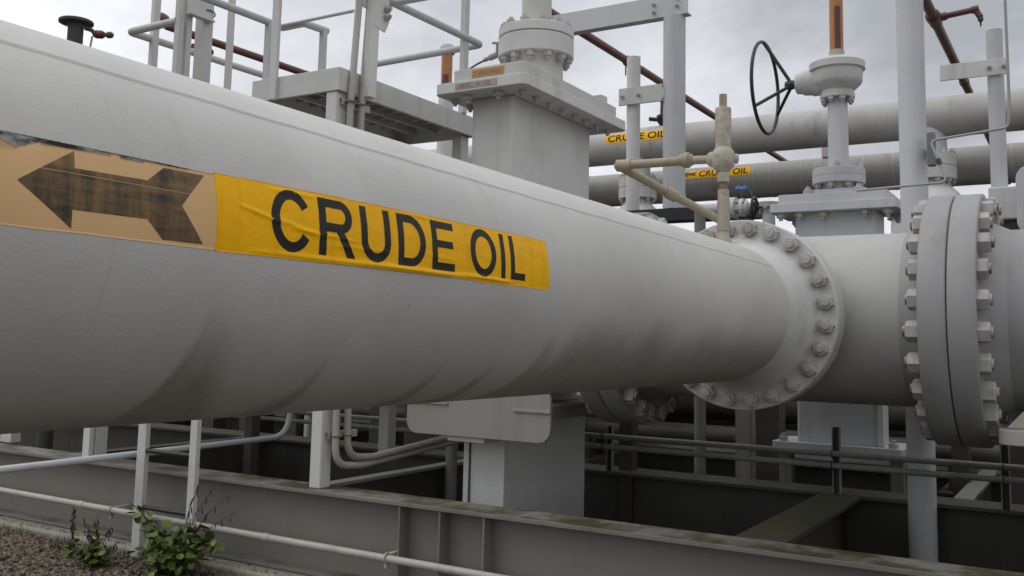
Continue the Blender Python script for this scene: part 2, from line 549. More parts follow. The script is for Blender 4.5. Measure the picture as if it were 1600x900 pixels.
    def torus(s, c, axis, R, r, n=48, m=10):
        c, a = Vector(c), Vector(axis).normalized()
        e = a.orthogonal().normalized()
        g = a.cross(e)
        b = len(s.v)
        for i in range(n):
            t = 2 * PI * i / n
            d = e * math.cos(t) + g * math.sin(t)
            for k in range(m):
                w = 2 * PI * k / m
                s.v.append(tuple(c + d * (R + r * math.cos(w)) + a * r * math.sin(w)))
        for i in range(n):
            for k in range(m):
                i2, k2 = (i + 1) % n, (k + 1) % m
                s.face((b + i * m + k, b + i2 * m + k, b + i2 * m + k2, b + i * m + k2), True)
        return s

    def prism(s, outline, origin, ex, ey, ez):
        """outline in (ex, ey), extruded by vector ez"""
        o, ex, ey, ez = map(Vector, (origin, ex, ey, ez))
        b = len(s.v)
        n = len(outline)
        for k in (0, 1):
            for x, y in outline:
                s.v.append(tuple(o + ex * x + ey * y + ez * k))
        s.face(tuple(b + i for i in range(n))[::-1])
        s.face(tuple(b + n + i for i in range(n)))
        for i in range(n):
            j = (i + 1) % n
            s.face((b + i, b + j, b + n + j, b + n + i))
        return s

    def mesh(s, name):
        me = bpy.data.meshes.new(name)
        me.from_pydata(s.v, [], s.f)
        me.polygons.foreach_set('use_smooth', s.sm)
        me.update()
        return me

    def build(s, name, mat, parent=None, bevel=0.0, fix=False):
        me = s.mesh(name)
        return link(name, me, mat, parent, bevel)

def link(name, me, mat, parent=None, bevel=0.0):
    if mat is not None and not me.materials:
        me.materials.append(M[mat] if isinstance(mat, str) else mat)
    o = bpy.data.objects.new(name, me)
    col.objects.link(o)
    if parent is not None:
        o.parent = parent
        o.matrix_parent_inverse = Matrix.Identity(4)
        if parent_loc(parent) != Vector((0, 0, 0)):
            o.location = -parent_loc(parent)
    if bevel > 0:
        b = o.modifiers.new('bevel', 'BEVEL')
        b.width = bevel
        b.segments = 2
        b.limit_method = 'ANGLE'
        b.angle_limit = math.radians(40)
    return o

def parent_loc(o):
    v = Vector((0, 0, 0))
    while o is not None:
        v = v + Vector(o.location)
        o = o.parent
    return v

def tag(o, label, cat, group=None):
    o['label'] = label
    o['category'] = cat
    if group:
        o['group'] = group
    return o

def thing(name, label, cat, loc=(0, 0, 0), group=None):
    o = bpy.data.objects.new(name, None)
    col.objects.link(o)
    o.location = loc
    o.empty_display_size = 0.1
    return tag(o, label, cat, group)

def struct(o, kind='structure'):
    o['kind'] = kind
    return o

def put(name, me, parent, loc, direction, mat=None, spin=0.0):
    """place shared mesh (built along +Z) at world loc, pointing along direction"""
    if mat is not None and not me.materials:
        me.materials.append(M[mat])
    o = bpy.data.objects.new(name, me)
    col.objects.link(o)
    q = Vector(direction).to_track_quat('Z', 'Y')
    m = q.to_matrix() @ Matrix.Rotation(spin, 3, 'Z')
    if parent is not None:
        o.parent = parent
        loc = Vector(loc) - parent_loc(parent)
    o.location = loc
    o.rotation_euler = m.to_euler()
    return o

def hexnut(af, h, stud_r, stud_h):
    """hexagon nut with a stud end, base at z = 0"""
    b = MB()
    R = af / math.sqrt(3)
    b.lathe([(0, R), (h * 0.86, R), (h * 0.86, R), (h, R * 0.88)], (0, 0, 0), (0, 0, 1), 6)
    b.sm = [False] * len(b.sm)
    b.lathe([(h * 0.9, stud_r), (h + stud_h * 0.85, stud_r), (h + stud_h * 0.85, stud_r), (h + stud_h, stud_r * 0.8)], (0, 0, 0), (0, 0, 1), 12)
    return b.mesh('bolt')

def bolt_ring(me, parent, centre, axis, R, n, phase=0.0, mats=None):
    a = Vector(axis).normalized()
    r = Vector((0, 0, 1)) - a * a.z
    if r.length < 0.1:
        r = Vector((1, 0, 0))
    r.normalize()
    q = a.cross(r)
    out = []
    for k in range(n):
        t = 2 * PI * (k + phase) / n
        p = Vector(centre) + (r * math.cos(t) + q * math.sin(t)) * R
        bo = put('bolt', me, parent, p, a, spin=random.uniform(0, PI / 3))
        bo.scale = (1, 1, random.uniform(.86, 1.12))
        out.append(bo)
    return out

# ------------------------------------------------------------------ ground
def sheet(name, x0, x1, y0, y1, z, mat, nx=2, ny=2, amp=0.0):
    b = MB()
    for i in range(nx + 1):
        for j in range(ny + 1):
            x, y = x0 + (x1 - x0) * i / nx, y0 + (y1 - y0) * j / ny
            dz = amp * noise.noise(Vector((x * 1.3, y * 1.3, 0))) if amp else 0
            b.v.append((x, y, z + dz))
    for i in range(nx):
        for j in range(ny):
            k = i * (ny + 1) + j
            b.face((k, k + ny + 1, k + ny + 2, k + 1), True)
    return b.build(name, mat)

struct(sheet('ground', -400, 900, -500, 700, -0.06, 'soil'))
struct(sheet('gravel_bed', -8, 4.86, -10, 22, 0.03, 'soil', 26, 64, 0.02))
struct(sheet('floor', 5.45, 18, -12, 24, -0.02, 'wet'))

kerb = MB().box(4.84, 5.44, -9, 20, -0.06, 0.105).build('kerb', 'concrete', bevel=0.02)
struct(kerb)

# ------------------------------------------------------------------ the near pipe
PY, PZ, PR = 1.765, 1.889, 0.381
near = thing('oil_pipe', 'huge pale grey pipe with yellow CRUDE OIL marker running across the foreground', 'pipe', (0, PY, 0))

def near_barrel():
    b = MB()
    xs = [-7.0 + 0.5 * i for i in range(16)] + [0.6 + 0.05 * i for i in range(92)]
    xs = [x for x in xs if x < 5.16] + [5.16]
    n = 96
    uv = []
    for x in xs:
        for k in range(n + 1):
            t = -PI + 2 * PI * k / n
            b.v.append((x, PY - PR * math.cos(t), PZ + PR * math.sin(t)))
            uv.append((x, t * PR))
    for i in range(len(xs) - 1):
        for k in range(n):
            q = i * (n + 1) + k
            b.face((q, q + 1, q + n + 2, q + n + 1), True)
    me = b.mesh('barrel')
    lay = me.uv_layers.new(name='UVMap')
    for lp in me.loops:
        lay.data[lp.index].uv = uv[lp.vertex_index]
    return link('barrel', me, 'near', near)
near_barrel()

# elbow that takes the pipe down into the ground behind the photographer
e = MB()
e.tube([(-6.95, PY, PZ), (-7.6, PY, PZ), (-8.3, PY, PZ), (-8.3, PY, 1.2), (-8.3, PY, -0.05)], PR - 0.001, 40, 0.7, 10)
e.build('elbow', 'grey', near)

# longitudinal seam weld, a low ridge near the crown
def on_pipe(u, v, off):
    t = v / PR
    return (u, PY - (PR + off) * math.cos(t), PZ + (PR + off) * math.sin(t))
b = MB()
us = [-2 + 0.04 * i for i in range(180)]
us = [u for u in us if u < 5.16]
prof = ((-0.011, -0.001), (-0.006, 0.0022), (0.0, 0.003), (0.006, 0.0022), (0.011, -0.001))
for u in us:
    w = 0.288 + 0.032 * max(0, (2.6 - u) / 1.8) + 0.0012 * math.sin(u * 21) - 0.007 * max(0, (u - 2.6))
    for dv, off in prof:
        b.v.append(on_pipe(u, w + dv + 0.0006 * math.sin(u * 63), off))
for i in range(len(us) - 1):
    for k in range(4):
        q = i * 5 + k
        b.face((q, q + 1, q + 6, q + 5), True)
me = b.mesh('seam_weld')
lay = me.uv_layers.new(name='UVMap')
for lp in me.loops:
    lay.data[lp.index].uv = (me.vertices[lp.vertex_index].co.x, 0.3)
link('seam_weld', me, 'near', near)

# girth weld and welding neck
b = MB()
b.lathe([(5.15, PR - .002), (5.155, PR + .003), (5.163, PR + .003), (5.17, PR - .001), (5.20, PR), (5.28, .386), (5.36, .405), (5.43, .43), (5.47, .447), (5.487, .462), (5.492, .475)],
        (0, PY, PZ), (1, 0, 0), 96, caps=False)
b.build('weld_neck', 'grey', near)
fl = MB()
fl.lathe([(5.490, .40), (5.490, .548), (5.490, .548), (5.494, .553), (5.498, .555), (5.575, .555), (5.580, .553), (5.580, .40)], (0, PY, PZ), (1, 0, 0), 96, caps=False)
flange = fl.build('flange', 'grey', near)
NUT1 = hexnut(0.077, 0.042, 0.023, 0.018)
NUT1.materials.append(M['nut'])
washer = None
bolt_ring(NUT1, flange, (5.490, PY, PZ), (-1, 0, 0), 0.500, 24, 0.5)

# ---- marker labels on the near pipe
def ridge(u, v, a, bq, amp, w):
    (u0, v0), (u1, v1) = a, bq
    du, dv = u1 - u0, v1 - v0
    t = ((u - u0) * du + (v - v0) * dv) / (du * du + dv * dv)
    if t < 0 or t > 1:
        return 0.0
    d = abs((u - u0) * dv - (v - v0) * du) / math.hypot(du, dv)
    return amp * math.exp(-(d / w) ** 2) * math.sin(PI * t) ** 0.5

RIDGES = [((1.265, .062), (1.40, .034), .0030, .004), ((1.37, .046), (1.50, .020), .0028, .005), ((1.40, .030), (1.62, .022), .0022, .003),
          ((1.30, -.026), (2.28, -.024), .0045, .0055), ((2.02, -.018), (2.28, -.026), .003, .004), ((1.228, .112), (1.226, -.03), .0022, .004),
          ((1.243, .110), (1.240, -.028), .0016, .004), ((1.36, .104), (1.50, .106), .0022, .004), ((1.78, .112), (1.92, .110), .002, .004),
          ((1.52, .006), (1.75, .010), .0012, .004), ((1.85, .020), (2.0, .012), .001, .005), ((1.62, -.02), (2.0, -.027), .003, .006),
          ((1.258, .10), (1.262, .01), .001, .006)]
def yellow_disp(u, v):
    h = 0.0009
    for a, c, amp, w in RIDGES:
        h += ridge(u, v, a, c, amp, w)
    h += 0.0006 * noise.noise(Vector((u * 30, v * 45, 1.0))) + 0.00035 * noise.noise(Vector((u * 90, v * 120, 4.0)))
    return max(h, 0.0003)

def tape_sheet(us, lo, hi, nv, disp, off=0.0):
    b = MB()
    for u in us:
        a, c = lo(u), hi(u)
        for j in range(nv + 1):
            v = a + (c - a) * j / nv
            b.v.append(on_pipe(u, v, disp(u, v) + off))
    n = nv + 1
    for i in range(len(us) - 1):
        for j in range(nv):
            q = i * n + j
            b.face((q, q + 1, q + n + 1, q + n), True)
    # rim down to the paint
    m0 = len(b.v)
    ring = [(i, 0) for i in range(len(us))] + [(len(us) - 1, j) for j in range(1, n)] + [(i, nv) for i in range(len(us) - 2, -1, -1)] + [(0, j) for j in range(nv - 1, 0, -1)]
    for i, j in ring:
        u = us[i]
        v = lo(u) + (hi(u) - lo(u)) * j / nv
        b.v.append(on_pipe(u, v, -0.0005))
    for k in range(len(ring)):
        k2 = (k + 1) % len(ring)
        a = ring[k][0] * n + ring[k][1]
        c = ring[k2][0] * n + ring[k2][1]
        b.face((c, a, m0 + k, m0 + k2))
    return b

def jit(u, f, a, s):
    return a * noise.noise(Vector((u * f, s, 0.3)))

us = [1.2195 + (2.4925 - 1.2195) * i / 320 for i in range(321)]
ylab = tape_sheet(us, lambda u: -0.0345 + 0.004 * math.sin((u - 1.22) * 2.4) + jit(u, 8, .0012, 2) - (0.0025 if 2.1 < u < 2.288 else 0), lambda u: 0.1155 + 0.003 * math.sin((u - 1.2) * 2.5) + jit(u, 7, .0012, 5), 56, yellow_disp).build('marker_tape', 'yellow', near)
ylab['label'] = 'wrinkled yellow marker tape reading CRUDE OIL'

# letters: pieces given as parametric patches (s, t) -> (u, v)
CAP0, CAP1 = -0.0165, 0.1080
def patch(b, fn, ns, ntt):
    m = len(b.v)
    for i in range(ns + 1):
        for j in range(ntt + 1):
            u, v = fn(i / ns, j / ntt)
            b.v.append(PLACE(u, v))
    for i in range(ns):
        for j in range(ntt):
            q = m + i * (ntt + 1) + j
            b.face((q, q + 1, q + ntt + 2, q + ntt + 1), True)
def rect(b, u0, u1, v0, v1, sk=0.0):
    patch(b, lambda s, t: (u0 + (u1 - u0) * s + sk * t, v0 + (v1 - v0) * t), max(2, int(abs(u1 - u0) / .006)), max(2, int(abs(v1 - v0) / .006)))
def arc(b, cu, cv, ru, rv, wu, wv, a0, a1, n=40):
    def f(s, t):
        a = math.radians(a0 + (a1 - a0) * s)
        return (cu + (ru - wu * (1 - t)) * math.cos(a), cv + (rv - wv * (1 - t)) * math.sin(a))
    patch(b, f, n, 4)
def quad(b, p00, p10, p11, p01, n=14):
    def f(s, t):
        return tuple(p00[k] * (1 - s) * (1 - t) + p10[k] * s * (1 - t) + p11[k] * s * t + p01[k] * (1 - s) * t for k in (0, 1))
    patch(b, f, n, n)

SW = 0.0222     # stem width
BW = 0.0195     # bar height
def letter(ch, b):
    lo, hi = CAP0, CAP1
    mid = (lo + hi) / 2
    if ch == 'C':
        arc(b, 1.4165, mid, .0585, .0645, .0235, .0205, 33, 327, 64)
    if ch == 'O':
        arc(b, 2.1337, mid, .0630, .0645, .0235, .0205, 0, 360, 72)
    if ch == 'I':
        rect(b, 2.2205, 2.2425, lo, hi, .002)
    if ch == 'L':
        rect(b, 2.2715, 2.2935, lo, hi, .002)
        rect(b, 2.2935, 2.3505, lo, lo + BW)
    if ch == 'E':
        rect(b, 1.8990, 1.9215, lo, hi, .003)
        rect(b, 1.9215, 1.9975, lo, lo + BW)
        rect(b, 1.9230, 1.9905, .0405, .0585)
        rect(b, 1.9240, 1.9985, hi - BW, hi)
    if ch == 'D':
        rect(b, 1.7640, 1.7865, lo, hi, .002)
        rect(b, 1.7865, 1.8140, lo, lo + BW)
        rect(b, 1.7880, 1.8140, hi - BW, hi)
        arc(b, 1.8140, mid, .0595, (hi - lo) / 2, .0225, BW, -90, 90, 40)
    if ch == 'U':
        rect(b, 1.6320, 1.6540, .030, hi, .001)
        rect(b, 1.7145, 1.7365, .030, hi, .001)
        arc(b, 1.68425, .030, .05225, .0475, .022, .0205, 180, 360, 44)
    if ch == 'R':
        rect(b, 1.4955, 1.5180, lo, hi, .002)
        rect(b, 1.5200, 1.5660, hi - BW, hi)
        rect(b, 1.5190, 1.5660, .0355, .0550)
        arc(b, 1.5660, (.0355 + hi) / 2, .0370, (hi - .0355) / 2, .0225, BW, -90, 90, 30)
        quad(b, (1.5852, lo), (1.6120, lo), (1.5760, .0355), (1.5500, .0355))

def PLACE(u, v):
    return on_pipe(u, v, yellow_disp(u, v) + 0.0006)
for ch in 'CRUDEOIL':
    b = MB()
    letter(ch, b)
    b.build('letter', 'print', ylab)

# faded arrow tape with a torn upper edge
random.seed(3)
def tear(u):
    t = 0.1115 + 0.0015 * (u - 0.8)
    cutd = 0.0
    if u < 0.872:
        cutd = 0.011 + 0.010 * max(0, 1 - abs(u - 0.828) / 0.03) if u < 0.845 else 0.011 * (0.872 - u) / 0.03 + 0.004
    elif u < 0.998:
        cutd = 0.0075 - 0.004 * (u - 0.87) / 0.13
    elif u < 1.015:
        cutd = 0.0002
    elif u < 1.065:
        cutd = 0.0048
    elif u < 1.16:
        cutd = 0.0015
    return t - cutd - (abs(noise.noise(Vector((u * 160, 3, 0)))) * 0.0032 if cutd > 0.001 else 0)
def peach_disp(u, v):
    h = 0.0007 + 0.0003 * noise.noise(Vector((u * 20, v * 30, 9)))
    if u < 0.832:
        h += max(0, v - 0.085) * 0.35
    return h
us = [0.2 + 0.58 * i / 60 for i in range(60)] + [0.78 + (1.2215 - 0.78) * i / 260 for i in range(261)]
plab = tape_sheet(us, lambda u: -0.0325 + jit(u, 9, .0012, 8), tear, 36, peach_disp).build('arrow_tape', 'peach', near)
plab['label'] = 'faded peach tape with a worn brown arrow pointing left'
us = [0.79 + (1.19 - 0.79) * i / 160 for i in range(161)]
tape_sheet(us, lambda u: 0.085, lambda u: 0.1135 + 0.0006 * noise.noise(Vector((u * 120, 1, 1))) - max(0, u - 1.08) * 0.01, 10, lambda u, v: 0.00025).build('glue_residue', 'residue', plab)

def flat_to_pipe(name, outline, disp, off, mat, parent, step=0.006):
    bm = bmesh.new()
    vs = [bm.verts.new((u, v, 0)) for u, v in outline]
    bm.faces.new(vs)
    bmesh.ops.triangulate(bm, faces=bm.faces[:])
    us_ = [p[0] for p in outline]
    vs_ = [p[1] for p in outline]
    k = min(us_) + step
    while k < max(us_):
        bmesh.ops.bisect_plane(bm, geom=bm.verts[:] + bm.edges[:] + bm.faces[:], plane_co=(k, 0, 0), plane_no=(1, 0, 0))
        k += step
    k = min(vs_) + step
    while k < max(vs_):
        bmesh.ops.bisect_plane(bm, geom=bm.verts[:] + bm.edges[:] + bm.faces[:], plane_co=(0, k, 0), plane_no=(0, 1, 0))
        k += step
    for v in bm.verts:
        u, w = v.co.x, v.co.y
        v.co = on_pipe(u, w, disp(u, w) + off)
    for f in bm.faces:
        f.smooth = True
    me = bpy.data.meshes.new(name)
    bm.to_mesh(me)
    bm.free()
    return link(name, me, mat, parent)
# the print is cut by a pale crease line at v = 0.0639
flat_to_pipe('arrow', [(.8312, .0385), (.8685, .0632), (1.1585, .0632), (1.1392, .0392), (1.1901, -.0251), (1.1012, -.0255), (1.0671, .0063), (.9250, .0043), (.9256, -.0261)], peach_disp, .0004, 'arrow', plab)
flat_to_pipe('arrow', [(.8705, .0645), (.9295, .1025), (.9284, .0729), (1.0676, .0748), (1.1051, .1047), (1.1950, .1049), (1.1600, .0645)], peach_disp, .0004, 'arrow', plab)

# ------------------------------------------------------------------ header crossing behind the near pipe
HX, HZ, HR = 6.30, 1.889, 0.53
hdr = thing('header_pipe', 'thick grey cross pipe with heavy bolted flange pair at the right edge', 'pipe', (HX, 0, 0))
run = MB()
run.lathe([(0.80, HR), (2.67, HR)], (HX, 0, HZ), (0, 1, 0), 96, caps=False)
run.build('tee_body', 'tee', hdr)
run = MB()
run.lathe([(-5.0, HR - .004), (0.54, HR - .004)], (HX, 0, HZ), (0, 1, 0), 80)
run.build('run_pipe', 'flange', hdr)
run = MB()
run.lathe([(2.94, HR - .004), (3.50, HR - .004)], (HX, 0, HZ), (0, 1, 0), 80)
run.lathe([(3.81, HR - .004), (8.6, HR - .004), (8.6, HR - .004), (8.75, .44), (8.83, .25), (8.86, .02)], (HX, 0, HZ), (0, 1, 0), 80)
run.build('run_pipe', 'grey', hdr)
noz = MB()
noz.lathe([(5.584, .40), (5.584, .555), (5.584, .555), (5.66, .555), (5.665, .552), (5.668, .46), (5.70, .44), (5.90, .435)], (0, PY, HZ), (1, 0, 0), 96, caps=False)
noz.build('branch_nozzle', 'grey', hdr)
noz = MB()
noz.lathe([(6.7, .36), (7.40, .36), (7.40, .36), (7.40, .50), (7.40, .50), (7.55, .50), (7.55, .50), (7.55, .34), (7.97, .34)], (0, PY, HZ), (1, 0, 0), 64)
noz.build('branch_nozzle', 'grey', hdr)
NUT2 = hexnut(0.104, 0.060, 0.031, 0.016)
NUT2.materials.append(M['nut'])
NUT2R = NUT2.copy()
NUT2R.materials.clear()
NUT2R.materials.append(M['nut'])
NUT2R.materials.append(M['rustnut'])
for p in NUT2R.polygons:
    if p.index >= 20:
        p.material_index = 1
for yc, who in ((0.668, 'right'), (2.81, 'left')):
    for sgn in (-1, 1):
        f = MB()
        y0, y1 = (yc - 0.147, yc - 0.003) if sgn < 0 else (yc + 0.003, yc + 0.147)
        f.lathe([(y0, HR - .01), (y0, .735), (y0, .735), (y0 + .004, .742), (y0 + .010, .745), (y1 - .010, .745), (y1 - .004, .742), (y1, .735), (y1, .735), (y1, HR - .01)], (HX, 0, HZ), (0, 1, 0), 128, caps=False)
        if sgn < 0:
            f.lathe([(y0 - .13, HR - .004), (y0 - .03, HR + .045), (y0, HR + .06)], (HX, 0, HZ), (0, 1, 0), 96, caps=False)
        else:
            f.lathe([(y1, HR + .06), (y1 + .03, HR + .045), (y1 + .13, HR - .002)], (HX, 0, HZ), (0, 1, 0), 96, caps=False)
        fo = f.build('flange', 'flange', hdr)
        bolt_ring(NUT2R, fo, (HX, y0 if sgn < 0 else y1, HZ), (0, sgn, 0), 0.665, 24, 0.5)
    g = MB()
    g.lathe([(yc - .004, .40), (yc - .004, .735), (yc + .004, .735), (yc + .004, .40)], (HX, 0, HZ), (0, 1, 0), 96, caps=False)
    g.build('gasket', 'gasket', hdr)

# ------------------------------------------------------------------ gate valve on the header (left of centre)
NUT3 = hexnut(0.062, 0.040, 0.018, 0.022)
NUT3.materials.append(M['grey_dirty'])
NUT4 = hexnut(0.050, 0.034, 0.015, 0.018)
NUT4.materials.append(M['grey_dirty'])

def rounded(x0, x1, y0, y1, r, n=6):
    out = []
    for cx, cy, a in ((x1 - r, y1 - r, 0), (x0 + r, y1 - r, 90), (x0 + r, y0 + r, 180), (x1 - r, y0 + r, 270)):
        for k in range(n + 1):
            t = math.radians(a + 90 * k / n)
            out.append((cx + r * math.cos(t), cy + r * math.sin(t)))
    return out

V1 = thing('gate_valve', 'tall grey slab gate valve with wide bolted bonnet plate rising behind the near pipe', 'valve', (6.30, 3.65, 0))
EX, EY, EZ = (1, 0, 0), (0, 1, 0), (0, 0, 1)
MB().prism(rounded(5.681, 6.919, 3.477, 3.823, 0.02), (0, 0, 1.26), EX, EY, (0, 0, 3.453 - 1.26)).build('body', 'grey', V1, 0.012)
bp1 = MB().prism(rounded(5.459, 7.141, 3.246, 4.007, 0.05), (0, 0, 3.453), EX, EY, (0, 0, .080)).build('body_plate', 'grey', V1, 0.005)
bp2 = MB().prism(rounded(5.475, 6.99, 3.262, 3.87, 0.05), (0, 0, 3.534), EX, EY, (0, 0, .085)).build('bonnet_plate', 'grey', V1, 0.005)
for i in range(8):
    x = 5.62 + 1.38 * i / 7
    for y in (3.36, 3.93):
        put('bolt', NUT4, bp1, (x, y, 3.453), (0, 0, -1), spin=random.random())
for i in range(2):
    put('bolt', NUT3, bp1, (5.56, 3.52 + 0.26 * i, 3.453), (0, 0, -1), spin=random.random())
for x, y in ((6.86, 3.36),):
    MB().box(x - .05, x + .05, y - .04, y + .04, 3.62, 3.70).build('lug', 'grey', V1, 0.004)
n1 = MB()
n1.lathe([(3.619, .245), (3.66, .225), (3.72, .215), (3.84, .212), (3.88, .225), (3.90, .235)], (6.30, 3.65, 0), EZ, 48, caps=False)
n1.build('neck', 'grey', V1)
f1 = MB().lathe([(3.895, .20), (3.895, .288), (3.895, .288), (3.90, .295), (4.04, .295), (4.045, .29), (4.045, .1)], (6.30, 3.65, 0), EZ, 64, caps=False).build('neck_flange', 'grey', V1)
f2 = MB().lathe([(4.052, .1), (4.052, .29), (4.052, .29), (4.056, .295), (4.12, .295), (4.126, .288), (4.126, .1)], (6.30, 3.65, 0), EZ, 64, caps=False).build('neck_flange', 'grey', V1)
MB().lathe([(4.045, .27), (4.052, .27)], (6.30, 3.65, 0), EZ, 48).build('gasket', 'gasket', V1)
bolt_ring(NUT3, f1, (6.30, 3.65, 3.895), (0, 0, -1), 0.252, 12, 0.3)
bolt_ring(NUT3, f2, (6.30, 3.65, 4.126), (0, 0, 1), 0.252, 12, 0.3)
st = MB().lathe([(4.12, .118), (5.6, .112)], (6.30, 3.65, 0), EZ, 40).build('stem_tube', 'grey', V1)
# faded labels on the plate edge
l1 = MB().box(5.4715, 5.4745, 3.425, 3.690, 3.545, 3.602).build('label_strip', 'fadedorange', V1)
l2 = MB().box(5.4555, 5.4585, 3.470, 3.820, 3.470, 3.516).build('label_strip', 'ghost', V1)

def text_mesh(s, size, name='letter', off=0.0):
    cu = bpy.data.curves.new('t', 'FONT')
    cu.body = s
    cu.size = size
    cu.extrude = 0.0006
    cu.offset = off
    ob = bpy.data.objects.new('t', cu)
    col.objects.link(ob)
    dg = bpy.context.evaluated_depsgraph_get()
    me = bpy.data.meshes.new_from_object(ob.evaluated_get(dg))
    bpy.data.objects.remove(ob)
    me.name = name
    return me

def put_text(s, size, origin, ex, ey, mat, parent, stretch=1.0):
    me = text_mesh(s, size)
    ex, ey = Vector(ex).normalized(), Vector(ey).normalized()
    ez = ex.cross(ey)
    o3 = Vector(origin)
    for v in me.vertices:
        v.co = o3 + ex * (v.co.x * stretch) + ey * v.co.y + ez * v.co.z
    me.materials.clear()
    return link('lettering', me, mat, parent)
M['worn'] = paint('worn_label_print', (0.22, 0.15, 0.10), stain=(0.42, 0.33, 0.25), amount=0.9)
put_text('2140DUM0E2', 0.046, (5.4710, 3.678, 3.556), (0, -1, 0), EZ, 'worn', l1, 0.88)
put_text('24D0C  W 1E3', 0.042, (5.4550, 3.800, 3.478), (0, -1, 0), EZ, 'worn', l2, 1.05)
put_text('121', 0.06, (6.262, 3.535, 4.17), (.45, -.89, 0), EZ, 'print', V1)
put_text('171', 0.05, (6.39, 3.452, 3.66), (.45, -.89, 0), EZ, 'print', V1)
# drain fitting with a thin bent tube
d = MB()
d.cyl((6.20, 3.93, 3.955), (6.24, 4.03, 3.95), 0.028, 6)
d.cyl((6.24, 4.03, 3.95), (6.26, 4.10, 3.945), 0.018, 8)
d.cyl((6.21, 3.955, 3.95), (6.21, 3.955, 4.05), 0.010, 8)
d.cyl((6.19, 3.99, 4.05), (6.23, 3.93, 4.05), 0.010, 8)
d.build('drain_fitting', 'steel', V1)
MB().tube([(6.26, 4.09, 3.945), (6.20, 4.13, 3.90), (6.05, 4.145, 3.80), (5.98, 4.10, 3.70)], 0.008, 8, 0.05).build('drain_tube', 'iron', V1)
# lower cover
MB().prism(rounded(5.46, 7.14, 3.25, 4.05, 0.14, 8), (0, 0, 1.165), EX, EY, (0, 0, .095)).build('bottom_plate', 'plate', V1, 0.006)

ped = thing('valve_pedestal', 'broad pale box pedestal with cream saddle plate standing behind the front girder', 'pedestal', (6.30, 3.65, 0))
MB().box(5.685, 6.905, 3.482, 3.818, -0.02, 1.164).build('column', 'grey', ped, 0.006)
MB().box(5.672, 5.684, 3.755, 3.765, 0.0, 1.05).build('corner_strip', 'inner', ped)
sp = MB().prism(rounded(2.985, 4.13, 1.055, 1.40, 0.085, 8), (5.425, 0, 0), EY, EZ, (0.028, 0, 0)).build('saddle_plate', 'plate', ped, 0.004)
MB().box(5.413, 5.424, 2.98, 3.26, 1.245, 1.265).build('weld_strip', 'plate', sp, 0.003)
MB().box(5.413, 5.424, 3.78, 4.14, 1.262, 1.282).build('weld_strip', 'plate', sp, 0.003)
MB().box(5.455, 5.68, 3.50, 3.80, 1.02, 1.16).build('bracket', 'grey', ped, 0.004)

def bead(parent, pts, r=.009):
    q = []
    for p0, p1 in zip(pts[:-1], pts[1:]):
        p0, p1 = Vector(p0), Vector(p1)
        n = max(2, int((p1 - p0).length / .03))
        for k in range(n):
            q.append(tuple(p0.lerp(p1, k / n) + Vector((random.uniform(-1, 1), random.uniform(-1, 1), random.uniform(-1, 1))) * .0015))
    q.append(tuple(pts[-1]))
    return MB().tube(q, r, 6).build('weld_bead', 'grey_dirty', parent)
bead(V1, [(5.678, 3.823, 3.452), (5.678, 3.474, 3.452), (6.922, 3.474, 3.452)])
bead(ped, [(5.68, 3.82, 1.163), (5.68, 3.478, 1.163), (6.90, 3.478, 1.163)])

# ------------------------------------------------------------------ gate valve with handwheel (right)
VX, VY = 8.12, 1.765
V2 = thing('gate_valve', 'grey gate valve with black spoked handwheel and orange stem cover', 'valve', (VX, VY, 0))
MB().prism(rounded(VX - .17, VX + .17, VY - .325, VY + .325, .03), (0, 0, .95), EX, EY, (0, 0, 1.855)).build('body', 'grey2', V2, .004)
MB().box(VX - .19, VX - .14, VY - .345, VY - .30, .953, 2.20).build('corner_rib', 'grey', V2, .003)
p1 = MB().prism(rounded(VX - .30, VX + .30, VY - .50, VY + .50, .03), (0, 0, 2.806), EX, EY, (0, 0, .072)).build('body_plate', 'grey2', V2, .004)
p2 = MB().prism(rounded(VX - .26, VX + .26, VY - .42, VY + .44, .03), (0, 0, 2.879), EX, EY, (0, 0, .078)).build('bonnet_plate', 'grey2', V2, .004)
MB().prism(rounded(VX - .2, VX + .2, VY - .25, VY + .25, .03), (0, 0, 2.958), EX, EY, (0, 0, .035)).build('bonnet_plate', 'grey2', V2, .004)
p3 = MB().prism(rounded(VX - .28, VX + .28, VY - .50, VY + .50, .03), (0, 0, .875), EX, EY, (0, 0, .074)).build('bottom_plate', 'grey2', V2, .004)
for y in (-.42, -.25, .08, .27, .42):
    put('bolt', NUT3, p1, (VX - .235, VY + y, 2.806), (0, 0, -1), spin=random.random())
    put('bolt', NUT3, p1, (VX + .235, VY + y, 2.806), (0, 0, -1), spin=random.random())
for y in (-.42, .42):
    put('bolt', NUT3, p3, (VX - .22, VY + y, .949), (0, 0, 1), spin=random.random())
for y in (-.20, .20):
    put('bolt', NUT3, p2, (VX - .22, VY + y, 2.957), (0, 0, 1), spin=random.random())
MB().lathe([(2.99, .145), (3.02, .135), (3.05, .14), (3.06, .15)], (VX, VY, 0), EZ, 40, caps=False).build('neck', 'grey2', V2)
q = MB().lathe([(3.055, .1), (3.055, .205), (3.055, .205), (3.06, .21), (3.118, .21), (3.118, .207), (3.122, .207), (3.122, .21), (3.178, .21), (3.182, .204), (3.182, .06)], (VX, VY, 0), EZ, 56, caps=False).build('neck_flange', 'grey2', V2)
bolt_ring(NUT4, q, (VX, VY, 3.055), (0, 0, -1), .172, 8, .2)
bolt_ring(NUT4, q, (VX, VY, 3.182), (0, 0, 1), .172, 8, .2)
MB().lathe([(3.18, .083), (3.80, .080)], (VX, VY, 0), EZ, 36).build('stem_tube', 'grey2', V2)
